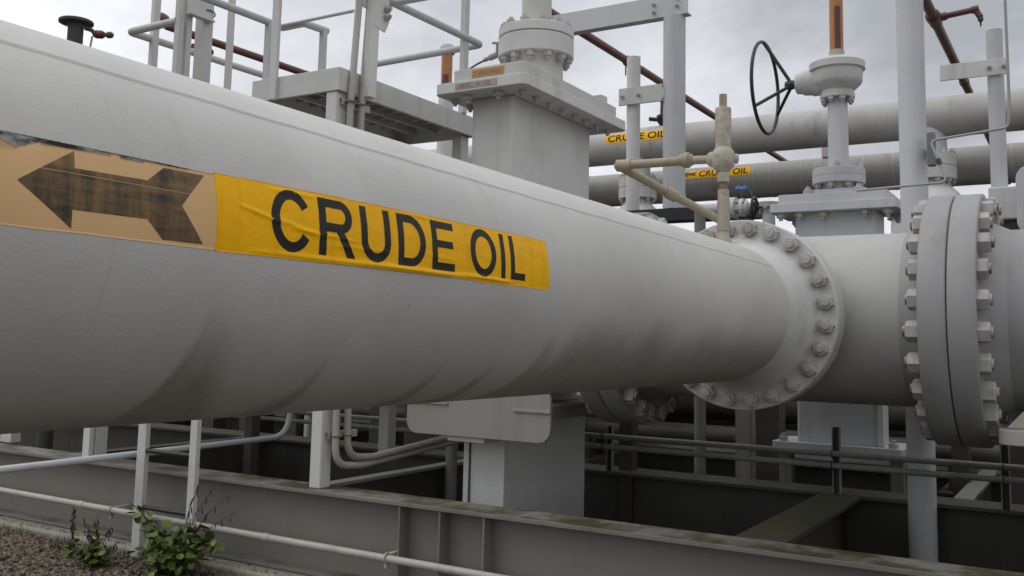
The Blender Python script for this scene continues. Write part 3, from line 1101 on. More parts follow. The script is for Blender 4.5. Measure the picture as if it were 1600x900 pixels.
gb = MB().lathe([(3.785, .08), (3.785, .135), (3.785, .135), (3.79, .14), (3.825, .14), (3.83, .132), (3.85, .132), (3.885, .17), (3.91, .195), (3.93, .202), (4.02, .207), (4.025, .222), (4.03, .226), (4.085, .226), (4.09, .222), (4.10, .205), (4.115, .19), (4.122, .15), (4.122, .05)], (VX, VY, 0), EZ, 56, caps=False).build('gearbox', 'grey', V2)
bolt_ring(NUT4, gb, (VX, VY, 3.79), (0, 0, -1), .112, 8, .3)
gh = MB()
gh.lathe([(.12, .12), (.20, .12), (.205, .112), (.205, .112), (.275, .105), (.28, .095), (.28, .095), (.335, .085), (.34, .075)], (VX, VY, 3.955), (0, 1, 0), 36)
gh.build('worm_housing', 'grey', gb)
MB().cyl((VX, VY + .33, 3.955), (VX, VY + .40, 3.955), .016, 12).build('wheel_shaft', 'rustnut', V2)
WY = 2.375
hwh = MB()
hwh.torus((VX, WY, 3.955), (0, 1, 0), .40, .0155, 64, 10)
hwo = hwh.build('handwheel', 'black', V2)
MB().lathe([(0, .035), (.03, .042), (.06, .042), (.085, .03)], (VX, 2.115, 3.955), (0, 1, 0), 16).build('hub', 'black', hwo)
for a in (96, 216, 336):
    t = math.radians(a)
    MB().tube([(VX, 2.155, 3.955), (VX + .05 * math.cos(t), 2.17, 3.955 + .05 * math.sin(t)), (VX + .40 * math.cos(t), WY, 3.955 + .40 * math.sin(t))], .0155, 8).build('spoke', 'black', hwo)
MB().lathe([(4.11, .062), (4.20, .062), (4.20, .062), (4.205, .055)], (VX, VY, 0), EZ, 32).build('collar', 'cream', V2)
sc_ = MB().lathe([(4.20, .056), (5.30, .056), (5.30, .056), (5.31, .03)], (VX, VY, 0), EZ, 32).build('stem_cover', 'orange', V2)
b = MB()
for i in range(2):
    for k in range(9):
        t = math.radians(-170 - 10 + 0 + (k - 4) * 6.5) + .40
        b.v.append((VX + .0566 * math.cos(t), VY + .0566 * math.sin(t), 4.21 + i * .37))
for k in range(8):
    b.face((k, k + 1, k + 10, k + 9), True)
b.build('sight_slot', 'brown', sc_)

# a valve further back whose amber stem cover pokes above the platform
FV = thing('gate_valve', 'distant valve of which only the orange stem cover with white cap shows', 'valve', (9, 6.43, 0))
MB().lathe([(2.6, .30), (3.0, .30), (3.0, .30), (3.0, .12), (3.2, .10), (3.2, .10), (4.66, .085)], (9, 6.43, 0), EZ, 32).build('bonnet', 'grey', FV)
fo = MB().lathe([(4.66, .066), (5.08, .066)], (9, 6.43, 0), EZ, 28).build('stem_cover', 'orange', FV)
MB().lathe([(5.075, .09), (5.15, .09), (5.18, .07), (5.19, .02)], (9, 6.43, 0), EZ, 28).build('cap', 'grey', FV)
b = MB()
for i in range(2):
    for k in range(9):
        t = math.radians(205 + (k - 4) * 8)
        b.v.append((9 + .0668 * math.cos(t), 6.43 + .0668 * math.sin(t), 4.60 + i * .21))
for k in range(8):
    b.face((k, k + 1, k + 10, k + 9), True)
b.build('sight_slot', 'brown', fo)
MB().box(8.7, 9.3, 6.2, 6.66, -.02, 2.6).build('body', 'inner', FV, .01)

# ------------------------------------------------------------------ girders of the skid
G1 = thing('steel_girder', 'long grey front girder with mossy top flange and web stiffeners', 'girder', (5.1, 3, 0))
gy0, gy1 = -4.0, 14.0
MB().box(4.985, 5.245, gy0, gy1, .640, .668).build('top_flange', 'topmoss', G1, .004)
MB().box(5.098, 5.116, gy0, 8.168, .136, .639).build('web', 'girder', G1)
MB().box(5.100, 5.118, 8.172, gy1, .136, .639).build('web', 'girder', G1)
MB().box(4.985, 5.245, gy0, gy1, .110, .135).build('bottom_flange', 'girder', G1, .004)
for y in (3.834, 3.52, 3.194):
    MB().box(4.992, 5.097, y - .006, y + .006, .136, .639).build('stiffener', 'girder', G1)
for y in (-1.5, -1.1):
    MB().box(4.992, 5.097, y - .006, y + .006, .136, .639).build('stiffener', 'girder', G1)

G2 = thing('steel_girder', 'dark inner girder parallel to the front one under the header', 'girder', (7.35, 3, 0))
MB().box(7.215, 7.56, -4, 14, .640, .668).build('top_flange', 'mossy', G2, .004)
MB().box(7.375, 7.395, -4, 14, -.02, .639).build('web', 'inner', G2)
G3 = thing('cross_girder', 'mossy cross girder joining front and inner girders below the bolted flange', 'girder', (6.2, 1.59, 0))
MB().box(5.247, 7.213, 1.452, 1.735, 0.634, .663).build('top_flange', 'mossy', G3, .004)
MB().box(5.12, 7.37, 1.585, 1.602, .02, .633).build('web', 'inner', G3)
G4 = thing('cross_girder', 'narrow cross girder receding behind the conduit bends', 'girder', (6.2, 4.75, 0))
MB().box(5.247, 7.213, 4.69, 4.80, .636, .662).build('top_flange', 'innerpipe', G4, .003)
MB().box(5.12, 7.37, 4.74, 4.752, .02, .635).build('web', 'inner', G4)
G5 = thing('cross_girder', 'short pale girder stub beyond the inner girder at the right edge', 'girder', (8.5, .8, 0))
MB().box(7.562, 9.6, .77, .90, .636, .662).build('top_flange', 'innerpipe', G5, .003)
MB().box(7.40, 9.6, .83, .842, .02, .635).build('web', 'inner', G5)
G6 = thing('cross_girder', 'dark cross girder under the near pipe at the left', 'girder', (6.2, 7.5, 0))
MB().box(5.247, 7.213, 7.46, 7.60, .636, .662).build('top_flange', 'inner', G6, .003)
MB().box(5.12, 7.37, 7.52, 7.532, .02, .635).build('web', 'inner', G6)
G7 = thing('steel_girder', 'far dark girder along the back of the skid', 'girder', (9.75, 3, 0))
MB().box(9.6, 9.9, -4, 14, .60, .63).build('top_flange', 'inner', G7, .004)
MB().box(9.74, 9.76, -4, 14, -.02, .599).build('web', 'inner', G7)

# pipe along the front girder on clips
gc = thing('conduit', 'thin pale conduit clipped along the foot of the front girder', 'conduit', (4.94, 3, 0))
MB().tube([(4.94, 13, .345), (4.94, 8.13, .334), (4.94, 5.75, .322), (4.94, 3.1, .316), (4.94, -3, .31)], .0245, 12).build('tube', 'cream', gc)
for y in (9.2, 6.6, 3.88, 1.2):
    cp = MB()
    cp.torus((4.94, y, .322), (0, 1, 0), .030, .007, 20, 6)
    cp.box(4.966, 5.096, y - .015, y + .015, .335, .349)
    cp.box(4.925, 4.955, y - .008, y + .008, .262, .295)
    cp.build('clip', 'grey_dirty', gc)
for y in (6.95, 4.9, 2.6):
    MB().cyl((4.94, y, .3285 if y > 6 else .320), (4.94, y + .06, .3287 if y > 6 else .320), .029, 12).build('coupling', 'cream', gc)

# ------------------------------------------------------------------ platform and its handrails
PF = thing('platform', 'grey steel maintenance platform seen from below left of the big valve', 'platform', (5.1, 4.6, 0))
MB().box(5.045, 5.070, 4.545, 5.42, 3.462, 3.632).build('edge_channel', 'grey', PF, .004)
MB().box(5.071, 6.80, 4.545, 4.57, 3.462, 3.632).build('edge_channel', 'grey', PF, .004)
MB().box(6.801, 6.826, 4.545, 5.42, 3.462, 3.632).build('edge_channel', 'grey', PF, .004)
MB().box(5.071, 6.80, 5.395, 5.42, 3.462, 3.632).build('edge_channel', 'grey', PF, .004)
MB().box(5.071, 6.80, 4.571, 5.394, 3.60, 3.622).build('deck_plate', 'grey_dirty', PF)
for i in range(11):
    x = 5.20 + i * .152
    MB().box(x - .004, x + .004, 4.572, 5.393, 3.565, 3.599).build('joist', 'grey_dirty', PF)
for i in range(3):
    y = 4.75 + i * .22
    MB().box(5.072, 6.799, y - .015, y + .015, 3.535, 3.564).build('stringer', 'grey_dirty', PF)
MB().box(5.055, 5.165, 4.575, 4.672, .668, 3.461).build('column', 'grey', PF, .008)
MB().box(6.68, 6.79, 5.28, 5.39, .668, 3.461).build('column', 'grey_dirty', PF, .008)
MB().box(6.69, 6.80, 4.60, 4.70, 2.2, 3.461).build('column', 'grey', PF, .008)
MB().cyl((6.745, 4.65, 2.2), (6.745, 4.65, -.02), .05, 14).build('column', 'innerpipe', PF)

HRL = thing('handrail', 'tubular handrail hooping round the platform corner beside the orange stem cover', 'handrail', (6.8, 4.56, 0))
MB().tube([(5.10, 4.575, 4.30), (6.85, 4.53, 4.30), (6.89, 5.86, 4.30)], .031, 14, .05).build('mid_rail', 'grey2', HRL)
MB().tube([(5.10, 4.575, 4.86), (6.85, 4.53, 4.86), (6.89, 5.86, 4.86)], .028, 12, .05).build('top_rail', 'grey2', HRL)
MB().box(6.60, 6.66, 4.530, 4.585, 3.633, 4.86).build('post', 'grey2', HRL, .004)
MB().box(6.86, 6.92, 5.82, 5.88, 2.65, 4.86).build('post', 'grey2', HRL, .004)

PB = thing('conduit_riser', 'pair of pale conduits climbing past the platform corner and bending away below', 'conduit', (5.2, 4.5, 0))
def riser(x, ztop, lean, y, xe, ze):
    MB().tube([(x + lean, y + lean * .35, 5.2), (x + .01, y, 3.42), (x, y, 2.4), (x - .005, y, 1.2), (x + .0, y, ze - .01), (x + .28, y - .01, ze - .03), (xe, y + .02, ze + .05)], .0255, 12, .17, 8).build('tube', 'cream', PB)
riser(5.135, 5.2, .20, 4.515, 6.75, .830)
riser(5.245, 5.2, .19, 4.505, 6.75, .880)
cl_ = MB()
for z in (1.025, 3.39):
    for x in (5.135, 5.245):
        cl_.torus((x, 4.51, z), EZ, .031, .008, 16, 6)
cl_.build('clamp', 'rustnut', PB)
for z in (1.025, 3.39):
    s_ = MB()
    s_.box(5.09, 5.40, 4.548, 4.552, z - .024, z + .024)
    s_.box(5.09, 5.40, 4.552, 4.585, z + .020, z + .024)
    s_.box(5.09, 5.40, 4.552, 4.585, z - .024, z - .020)
    s_.build('strut_channel', 'cream', PB)

EP = thing('platform_post', 'flat grey post with bolted ear plate rising at the platform edge', 'post', (5.35, 4.5, 0))
MB().obox((5.345, 4.50, 4.35), (.042, .0, 0), (0, .030, 0), (.055, .03, .90)).build('bar', 'grey', EP, .003)
MB().prism([(-.06, .36), (.10, .36), (.115, .05), (.07, -.04), (-.06, -.02)], (5.36, 4.455, 4.02), EX, EZ, (0, .012, 0)).build('ear_plate', 'grey', EP, .003)
MB().prism([(-.16, .10), (.0, .18), (.0, -.06), (-.10, -.06)], (5.36, 4.53, 4.20), EX, EZ, (0, .012, 0)).build('ear_plate', 'grey', EP, .003)
for z in (4.10, 4.16):
    put('bolt', NUT4, EP, (5.43, 4.455, z), (0, -1, 0))

LD = thing('landing', 'grey landing behind the near pipe whose columns stand on the girder at far left', 'platform', (5.6, 6.3, 0))
MB().box(5.10, 6.95, 5.45, 7.25, 2.50, 2.60).build('deck', 'grey_dirty', LD, .004)
MB().box(5.10, 5.21, 7.08, 7.16, .668, 2.499).build('column', 'grey', LD, .004)
MB().box(6.82, 6.93, 7.08, 7.18, -.02, 2.499).build('column', 'inner', LD, .004)
MB().box(5.30, 5.40, 8.60, 8.77, .668, 2.3).build('column', 'grey', LD, .004)
MB().box(5.30, 5.40, 7.26, 8.77, 2.31, 2.45).build('beam', 'grey', LD, .004)

LH = thing('handrail', 'tubular handrail hoop at the upper left with several square posts', 'handrail', (5.2, 6.6, 0))
MB().tube([(5.14, 6.45, 4.30), (5.14, 7.06, 4.30), (6.66, 7.02, 4.30)], .033, 14, .045).build('mid_rail', 'grey', LH)
def sq(x, y, w, d, z0, z1, m='grey'):
    return MB().box(x - w / 2, x + w / 2, y - d / 2, y + d / 2, z0, z1).build('post', m, LH, .004)
sq(5.375, 7.035, .065, .05, 2.6, 5.4)
sq(5.150, 6.43, .055, .055, 2.6, 5.4)
sq(5.235, 6.43, .055, .055, 2.6, 5.4)
sq(5.425, 6.45, .10, .11, 2.6, 5.4)
sq(5.690, 6.42, .05, .045, 2.6, 5.4)
br = MB()
br.box(5.18, 5.44, 6.38, 6.394, 4.36, 4.52)
br.box(5.18, 5.44, 6.33, 6.379, 4.36, 4.374)
br.build('bracket', 'grey', LH, .002)
br = MB()
br.torus((5.425, 6.45, 4.44), (0, .3, 1), .085, .006, 20, 6)
br.build('u_bolt', 'iron', LH)

RH = thing('handrail', 'stepped tube handrail crossing the sky left of the platform posts', 'handrail', (5.5, 5.7, 0))
MB().tube([(4.80, 5.80, 4.30), (5.56, 5.775, 4.30), (5.68, 5.785, 4.30), (5.68, 5.53, 4.30), (5.93, 5.50, 4.30)], .031, 14, .03).build('rail', 'grey2', RH)
MB().box(5.50, 5.555, 5.745, 5.80, 2.6, 4.30).build('post', 'grey2', RH, .004)
MB().box(5.86, 5.91, 5.475, 5.525, 2.6, 4.29).build('post', 'grey2', RH, .004)
MB().box(5.015, 5.044, 5.145, 5.215, 3.455, 5.4).build('post', 'grey', RH, .004)
MB().cyl((5.64, 5.73, 4.30), (5.64, 4.96, 4.30), .014, 10).build('rod', 'grey2', RH)
MB().cyl((5.64, 4.72, 4.30), (5.64, 4.15, 4.29), .028, 12).build('rail', 'grey2', RH)

# ladder up to the landing
LA = thing('ladder', 'vertical ladder with grey stringers and black rungs before the front girder', 'ladder', (4.8, 5.8, 0))
MB().box(4.78, 4.82, 6.055, 6.145, .03, 2.75).build('stringer', 'grey', LA, .003)
MB().box(4.78, 4.82, 5.505, 5.575, .03, 2.75).build('stringer', 'grey', LA, .003)
for z in (.425, .835, 1.245, 1.655, 2.065, 2.475):
    MB().cyl((4.80, 6.057, z), (4.80, 5.573, z), .017, 10).build('rung', 'black', LA)
for y in (6.10, 5.54):
    MB().box(4.821, 5.099, y - .02, y + .02, 2.52, 2.56).build('bracket', 'grey', LA)

gp = tag(MB().box(5.035, 5.075, 7.075, 7.160, .668, 2.49).build('guard_post', 'grey', None, .003), 'slim grey post standing on the girder left of the ladder', 'post')
dp = tag(MB().tube([(2.4, 6.30, -.02), (2.4, 6.30, .755), (6.52, 6.30, .80), (6.55, 6.30, 1.9)], .0255, 12, .22, 8).build('pipe_run', 'grey2'), 'low pale pipe sloping over the girder behind the ladder and bending up', 'pipe')

# ------------------------------------------------------------------ columns and frames at the right
PC = thing('pipe_column', 'tall round grey column rising behind the header beside the flange pair', 'column', (7.2, 1.05, 0))
MB().lathe([(-.02, .092), (5.6, .092)], (7.2, 1.048, 0), EZ, 36).build('shaft', 'grey2', PC)
MB().box(7.02, 7.10, .885, .935, 2.97, 3.20).build('junction_box', 'bluegrey', PC, .004)
MB().box(7.10, 7.2, .90, .93, 3.05, 3.12).build('bracket', 'iron', PC)

FR = thing('support_portal', 'goalpost stand of round column and channel beam standing on the black beam', 'stand', (8.5, 3.8, 0))
MB().lathe([(2.985, .107), (4.873, .107)], (8.5, 3.372, 0), EZ, 36).build('column', 'grey2', FR)
tb = MB()
tb.box(8.44, 8.455, 3.215, 5.24, 4.874, 5.09)
tb.box(8.455, 8.55, 3.215, 5.24, 4.874, 4.888)
tb.box(8.455, 8.55, 3.215, 5.24, 5.076, 5.09)
tbo = tb.build('channel_beam', 'grey2', FR, .002)
NUT5 = hexnut(.032, .022, .009, .03)
NUT5.materials.append(M['grey_dirty'])
for y, z in ((3.56, 4.93), (3.56, 5.01), (3.32, 4.96), (3.32, 5.04)):
    put('bolt', NUT5, tbo, (8.44, y, z), (-1, 0, 0))
MB().lathe([(2.985, .067), (4.53, .067)], (8.5, 3.80, 0), EZ, 28).build('post', 'grey', FR)
bt = MB().box(8.40, 8.425, 3.46, 3.915, 4.03, 4.20).build('bracket_plate', 'grey', FR, .003)
for y in (3.87, 3.70):
    put('bolt', NUT5, bt, (8.40, y, 4.115), (-1, 0, 0))
BB = thing('black_beam', 'black coated beam carrying the two columns above the flange', 'beam', (8.5, 3.4, 0))
MB().box(8.40, 8.60, 2.55, 5.0, 2.862, 2.984).build('beam', 'darkbeam', BB, .004)
MB().box(8.43, 8.57, 2.62, 2.76, -.02, 2.861).build('leg', 'innerpipe', BB, .004)
MB().box(8.43, 8.57, 4.75, 4.89, -.02, 2.861).build('leg', 'innerpipe', BB, .004)

P6 = thing('pipe_post', 'round grey post with flat bracket plate near the right edge', 'post', (8, .564, 0))
MB().lathe([(2.90, .058), (4.16, .058), (4.16, .058), (4.168, .05)], (8.0, .564, 0), EZ, 28).build('shaft', 'grey2', P6)
bt = MB().box(7.92, 7.938, .478, .945, 3.79, 3.915).build('bracket_plate', 'grey', P6, .003)
for y in (.60, .50):
    put('bolt', NUT5, bt, (7.92, y, 3.85), (-1, 0, 0))
MB().box(7.72, 8.16, .36, .62, 2.66, 2.899).build('base_block', 'grey', P6, .01)
MB().box(7.80, 8.10, .42, .60, -.02, 2.659).build('leg', 'inner', P6, .005)
MB().prism(rounded(.0, .43, 2.52, 3.02, .10, 8), (7.55, 0, 0), EY, EZ, (.06, 0, 0)).build('end_plate', 'grey2', P6, .006)
MB().lathe([(0, .06), (.10, .075), (.10, .075), (.14, .05)], (7.5, .62, 2.58), (.2, .8, -.3), 16).build('plug', 'iron', P6)

lb = thing('pipe_shoe', 'pale rounded pipe shoe with gusset at the lower right edge', 'support', (5.9, .3, 0))
MB().prism(rounded(-.4, .455, 5.7, 6.6, .10, 8), (0, 0, 1.215), EY, EX, (0, 0, .078)).build('base', 'cream', lb, .005)
MB().prism([(.42, 0), (.34, .09), (-.3, .09), (-.3, 0)], (5.86, 0, 1.295), EY, EZ, (.03, 0, 0)).build('gusset', 'cream', lb, .003)
MB().box(6.1, 6.4, -.3, .2, -.02, 1.214).build('column', 'inner', lb, .005)

# ------------------------------------------------------------------ red-oxide pipes
b1 = thing('brown_pipe', 'rust brown pipe slanting behind the upper left handrail posts', 'pipe', (7, 8, 0))
MB().tube([(6.25, 8.0, 4.835), (9.4, 8.0, 4.86)], .042, 14).build('tube', 'brown', b1)
MB().lathe([(0, .06), (.05, .075), (.10, .075), (.14, .05)], (6.12, 8.0, 4.89), (1, 0, -.2), 16).build('end_fitting', 'brown', b1)
MB().lathe([(0, .03), (.10, .05), (.22, .05), (.26, .03)], (6.55, 7.95, 4.70), (1, 0, 0), 12).build('small_valve', 'red', b1)
MB().cyl((8.6, 8.0, -.02), (8.6, 8.0, 4.82), .05, 12).build('leg', 'grey', b1)

b2 = thing('brown_pipe', 'rust brown pipe descending from the channel beam to the distant pipes', 'pipe', (11, 5, 0))
MB().tube([(8.7, 5.0, 5.325), (11.0, 5.0, 5.325), (24.0, 5.0, 5.27)], .050, 14).build('tube', 'brown', b2)
cp = MB()
cp.torus((11.08, 5.0, 5.325), EX, .060, .011, 24, 6)
cp.torus((10.98, 5.0, 5.325), EX, .056, .014, 24, 6)
cp.cyl((11.0, 5.03, 5.27), (11.0, 5.03, 5.14), .010, 8)
cp.build('clamp', 'iron', b2)
MB().cyl((11.12, 4.985, -.02), (11.12, 4.985, 5.28), .045, 12).build('leg', 'grey', b2)
MB().cyl((23.0, 5.0, -.06), (23.0, 5.0, 5.24), .06, 12).build('leg', 'grey', b2)

b3 = thing('brown_pipe', 'rust brown pipe with elbowed branch crossing above the right bracket plate', 'pipe', (12, 1.5, 0))
MB().tube([(9.8, 1.5, 5.685), (16.0, 1.5, 5.69), (24.0, 1.5, 5.52)], .060, 14).build('tube', 'brown', b3)
MB().lathe([(0, .085), (.10, .085), (.10, .075), (.30, .075)], (12.05, 1.5, 5.69), EX, 16).build('tee', 'brown', b3)
MB().lathe([(0, .07), (.09, .07)], (15.3, 1.5, 5.69), EX, 16).build('coupling', 'brown', b3)
br3 = MB().tube([(12.2, 1.5, 5.70), (12.2, 1.05, 5.74), (12.2, 1.0, 5.64)], .036, 12, .04).build('branch', 'brown', b3)
MB().lathe([(0, .046), (.08, .046)], (12.2, 1.09, 5.735), (0, -1, .1), 12).build('elbow', 'brown', br3)
MB().lathe([(0, .05), (.07, .05)], (12.2, 1.43, 5.705), (0, -1, .1), 12).build('bushing', 'brown', br3)
MB().lathe([(0, .03), (.045, .033), (.075, .012), (.12, .009)], (12.2, .997, 5.645), (0, 0, -1), 10).build('nozzle', 'iron', br3)
MB().cyl((22.5, 1.5, -.06), (22.5, 1.5, 5.5), .06, 12).build('leg', 'grey', b3)

# ------------------------------------------------------------------ distant lines
U = thing('far_pipe', 'upper distant grey pipe with small yellow CRUDE OIL tape', 'pipe', (12.47, 3, 0))
UX, UZ, UR = 12.47, 4.54, .25
MB().lathe([(-9, UR), (16, UR)], (UX, 0, UZ), (0, 1, 0), 56).build('barrel', 'grey_dirty', U)
Mm = thing('far_pipe', 'lower distant banded pipe with yellow arrow and CRUDE OIL tape', 'pipe', (13.35, 3, 0))
MX, MZ, MR = 13.35, 4.065, .25
MB().lathe([(-9, MR), (18, MR)], (MX, 0, MZ), (0, 1, 0), 56).build('barrel', 'clad', Mm)
for y in (-1.4, -.45, .25, .78, 1.48, 2.16, 2.54, 2.89, 3.36, 3.79, 4.02, 5.9, 6.7):
    MB().lathe([(y - .012, MR), (y - .012, MR + .004), (y + .012, MR + .004), (y + .012, MR)], (MX, 0, MZ), (0, 1, 0), 48, caps=False).build('band', 'band', Mm)

def far_tape(parent, X, Z, R, y0, y1, a0, a1, text, y_text, cap, arrow=None, width=1.0):
    """tape on the -X face of a Y pipe; angles in degrees above the horizontal, lettering fitted to cap height and width"""
    def P(y, a, off):
        t = math.radians(a)
        return (X - (R + off) * math.cos(t), y, Z + (R + off) * math.sin(t))
    b = MB()
    n = 12
    for i in range(13):
        for j in range(n + 1):
            b.v.append(P(y0 + (y1 - y0) * i / 12, a0 + (a1 - a0) * j / n, .0025))
    for i in range(12):
        for j in range(n):
            q = i * (n + 1) + j
            b.face((q, q + 1, q + n + 2, q + n + 1), True)
    tp = b.build('marker_tape', 'yellow', parent)
    me = text_mesh(text, 1.0, off=.012)
    bm = bmesh.new()
    bm.from_mesh(me)
    for q in range(-2, 14):
        bmesh.ops.bisect_plane(bm, geom=bm.verts[:] + bm.edges[:] + bm.faces[:], plane_co=(0, q * .07 + .01, 0), plane_no=(0, 1, 0))
    bm.to_mesh(me)
    bm.free()
    xs_ = [v.co.x for v in me.vertices]
    ys_ = [v.co.y for v in me.vertices]
    x0, x1, yy0, yy1 = min(xs_), max(xs_), min(ys_), max(ys_)
    am = (a0 + a1) / 2
    for v in me.vertices:
        fx = (v.co.x - x0) / (x1 - x0) * width
        fy = ((v.co.y - yy0) / (yy1 - yy0) - .5) * cap
        v.co = P(y_text - fx, am + math.degrees(fy / R), .006)
    me.materials.clear()
    link('lettering', me, 'print', tp)
    if arrow:
        ya, L_, sg = arrow
        h = math.degrees(.048 / R)
        b = MB()
        for (dy, da) in ((0, 0), (-.10, h), (-.10, h * .4), (-L_ + .06, h * .4), (-L_, h), (-L_ + .04, 0), (-L_, -h), (-L_ + .06, -h * .4), (-.10, -h * .4), (-.10, -h)):
            b.v.append(P(ya + dy * sg, am + da, .0065))
        for q in ((0, 9, 8, 2, 1), (2, 8, 7, 3), (3, 7, 5), (3, 5, 4), (7, 6, 5)):
            b.face(q)
        b.build('arrow', 'print', tp)
far_tape(U, UX, UZ, UR, 5.90, 4.70, 2, 36, 'CRUDE OIL', 5.86, .105, width=.88, arrow=(4.74, .20, -1))
far_tape(Mm, MX, MZ, MR, 5.12, 4.06, 12, 46, 'CRUDE OIL', 4.82, .105, arrow=(5.09, .24, 1), width=.72)
for y in (-3, 8.5):
    MB().box(UX - .1, UX + .1, y - .1, y + .1, -.02, UZ - UR).build('leg', 'grey_dirty', U)
    MB().box(MX - .1, MX + .1, y - .1, y + .1, -.02, MZ - MR).build('leg', 'grey_dirty', Mm)
for y in (2.45, -1.9):
    MB().box(MX - .08, MX + .08, y - .08, y + .08, -.02, MZ - MR).build('leg', 'grey_dirty', Mm)
MB().box(MX - .12, MX + .06, 2.86, 3.10, MZ + MR - .01, MZ + MR + .16).build('saddle', 'grey', Mm, .004)

def branch_valve(label, y, s=1.0, x=UX):
    o = thing('branch_valve', label, 'valve', (x, y, 0))
    MB().lathe([(4.05, .20 * s), (4.42, .20 * s)], (x, y, 0), EZ, 32).build('drop_pipe', 'grey', o)
    f_ = MB().lathe([(3.76, .1), (3.76, .30 * s), (3.76, .30 * s), (3.90, .30 * s), (3.905, .29 * s), (3.915, .29 * s), (3.92, .30 * s), (4.06, .30 * s), (4.06, .30 * s), (4.06, .1)], (x, y, 0), EZ, 48, caps=False).build('flange', 'grey', o)
    bolt_ring(NUT3, f_, (x, y, 3.76), (0, 0, -1), .255 * s, 10, .3)
    bolt_ring(NUT3, f_, (x, y, 4.06), (0, 0, 1), .255 * s, 10, .3)
    MB().lathe([(2.5, .46 * s), (3.2, .46 * s), (3.34, .45 * s), (3.48, .40 * s), (3.60, .31 * s), (3.68, .23 * s), (3.77, .21 * s)], (x, y, 0), EZ, 48).build('body', 'grey', o)
    bd = MB().lathe([(3.30, .2), (3.30, .50 * s), (3.30, .50 * s), (3.40, .50 * s), (3.40, .50 * s), (3.40, .2)], (x, y, 0), EZ, 48, caps=False).build('body_flange', 'grey', o)
    bolt_ring(NUT3, bd, (x, y, 3.40), EZ, .46 * s, 14, .2)
    MB().box(x - .2, x + .2, y - .2, y + .2, -.02, 2.5).build('pedestal', 'inner', o)
    return o
branch_valve('domed grey branch valve under the distant pipe right of the round column', 1.63)
branch_valve('domed grey branch valve half hidden behind the columns left of centre', 5.50, .9)

# ------------------------------------------------------------------ small bore valve assembly on the near pipe
SB = thing('small_bore_assembly', 'chipped cream small bore vent pipe with valve standing at the flange', 'pipe fitting', (5.30, 1.80, 0))
sx, sy = 5.31, 1.803
sbv = MB()
sbv.lathe([(2.225, .050), (2.30, .047), (2.325, .036), (2.33, .0325), (2.60, .0325), (2.60, .0325)], (sx, sy, 0), EZ, 20)
sbv.build('nipple', 'chip', SB)
MB().lathe([(2.36, .036), (2.545, .036)], (sx, sy, 0), EZ, 18).build('coupling', 'chip', SB)
MB().lathe([(2.59, .024), (2.66, .024)], (sx, sy, 0), EZ, 14).build('bare_nipple', 'rustnut', SB)
MB().lathe([(2.645, .036), (2.70, .036), (2.71, .030)], (sx, sy, 0), EZ, 8).build('union', 'chip', SB)
vb = MB()
vb.lathe([(2.705, .036), (2.73, .058), (2.745, .066), (2.80, .068), (2.825, .062), (2.845, .046), (2.86, .042)], (sx, sy, 0), EZ, 24)
vb.lathe([(-.02, .045), (.075, .045), (.075, .045), (.09, .036)], (sx, sy, 2.785), (0, 1, 0), 16)
vb.lathe([(-.02, .030), (.085, .030)], (sx, sy, 2.785), (.5, -.85, 0), 6)
vb.build('valve_body', 'chip', SB)
MB().lathe([(2.85, .045), (2.92, .044), (2.94, .047), (3.075, .047), (3.085, .043)], (sx, sy, 0), EZ, 24).build('sleeve', 'chip', SB)
MB().lathe([(3.08, .0225), (3.165, .0225), (3.168, .018)], (sx, sy, 0), EZ, 16).build('cap_nipple', 'chip', SB)
MB().cyl((sx, sy + .08, 2.785), (sx, 1.995, 2.79), .026, 16).build('branch', 'tan', SB)
un = MB()
un.lathe([(0, .033), (.02, .040), (.02, .048), (.055, .048), (.06, .036), (.085, .034)], (sx, 1.99, 2.79), (-.05, 1, .05), 8)
un.build('union', 'tan', SB)
MB().tube([(sx, 2.06, 2.79), (5.26, 2.46, 2.785), (5.30, 2.44, 2.775), (5.90, 2.02, 2.50), (6.05, 1.92, 2.38)], .027, 14, .03).build('drain_pipe', 'tan', SB)
MB().lathe([(0, .038), (.08, .038)], (5.56, 2.26, 2.656), (.60, -.42, -.275), 14).build('coupling', 'tan', SB)
MB().lathe([(0, .037), (.09, .037)], (5.275, 2.37, 2.785), (-.1, 1, 0), 14).build('elbow', 'tan', SB)

# small valve with black handwheel behind it
SV = thing('small_valve', 'small flanged valve with black handwheel just above the bolted flange', 'valve', (8.0, 2.5, 0))
MB().lathe([(2.60, .095), (2.655, .095), (2.655, .095), (2.66, .05), (2.95, .05)], (8.0, 0, 2.89), (0, 1, 0), 28).build('flange', 'grey2', SV)
svb = MB()
svb.lathe([(2.44, .022), (2.48, .03), (2.50, .055), (2.53, .06), (2.53, .08), (2.56, .08), (2.56, .055), (2.60, .055)], (8.0, 0, 2.89), (0, 1, 0), 20)
svb.build('bonnet', 'grey', SV)
for a in range(6):
    t = 2 * PI * a / 6 + .3
    MB().cyl((8.0 + .066 * math.cos(t), 2.52, 2.89 + .066 * math.sin(t)), (8.0 + .066 * math.cos(t), 2.61, 2.89 + .066 * math.sin(t)), .013, 8).build('bolt', 'nut', SV)
wl = MB().torus((8.0, 2.44, 2.885), (0, 1, 0), .085, .014, 32, 8).build('handwheel', 'black', SV)
for a in range(5):
    t = 2 * PI * a / 5
    MB().cyl((8.0, 2.44, 2.885), (8.0 + .085 * math.cos(t), 2.44, 2.885 + .085 * math.sin(t)), .011, 8).build('spoke', 'black', wl)
MB().cyl((8.0, 2.38, 2.885), (8.0, 2.48, 2.885), .012, 8).build('stem', 'black', wl)
MB().cyl((8.0, 2.93, 2.89), (8.0, 2.93, .3), .05, 14).build('drop_pipe', 'innerpipe', SV)

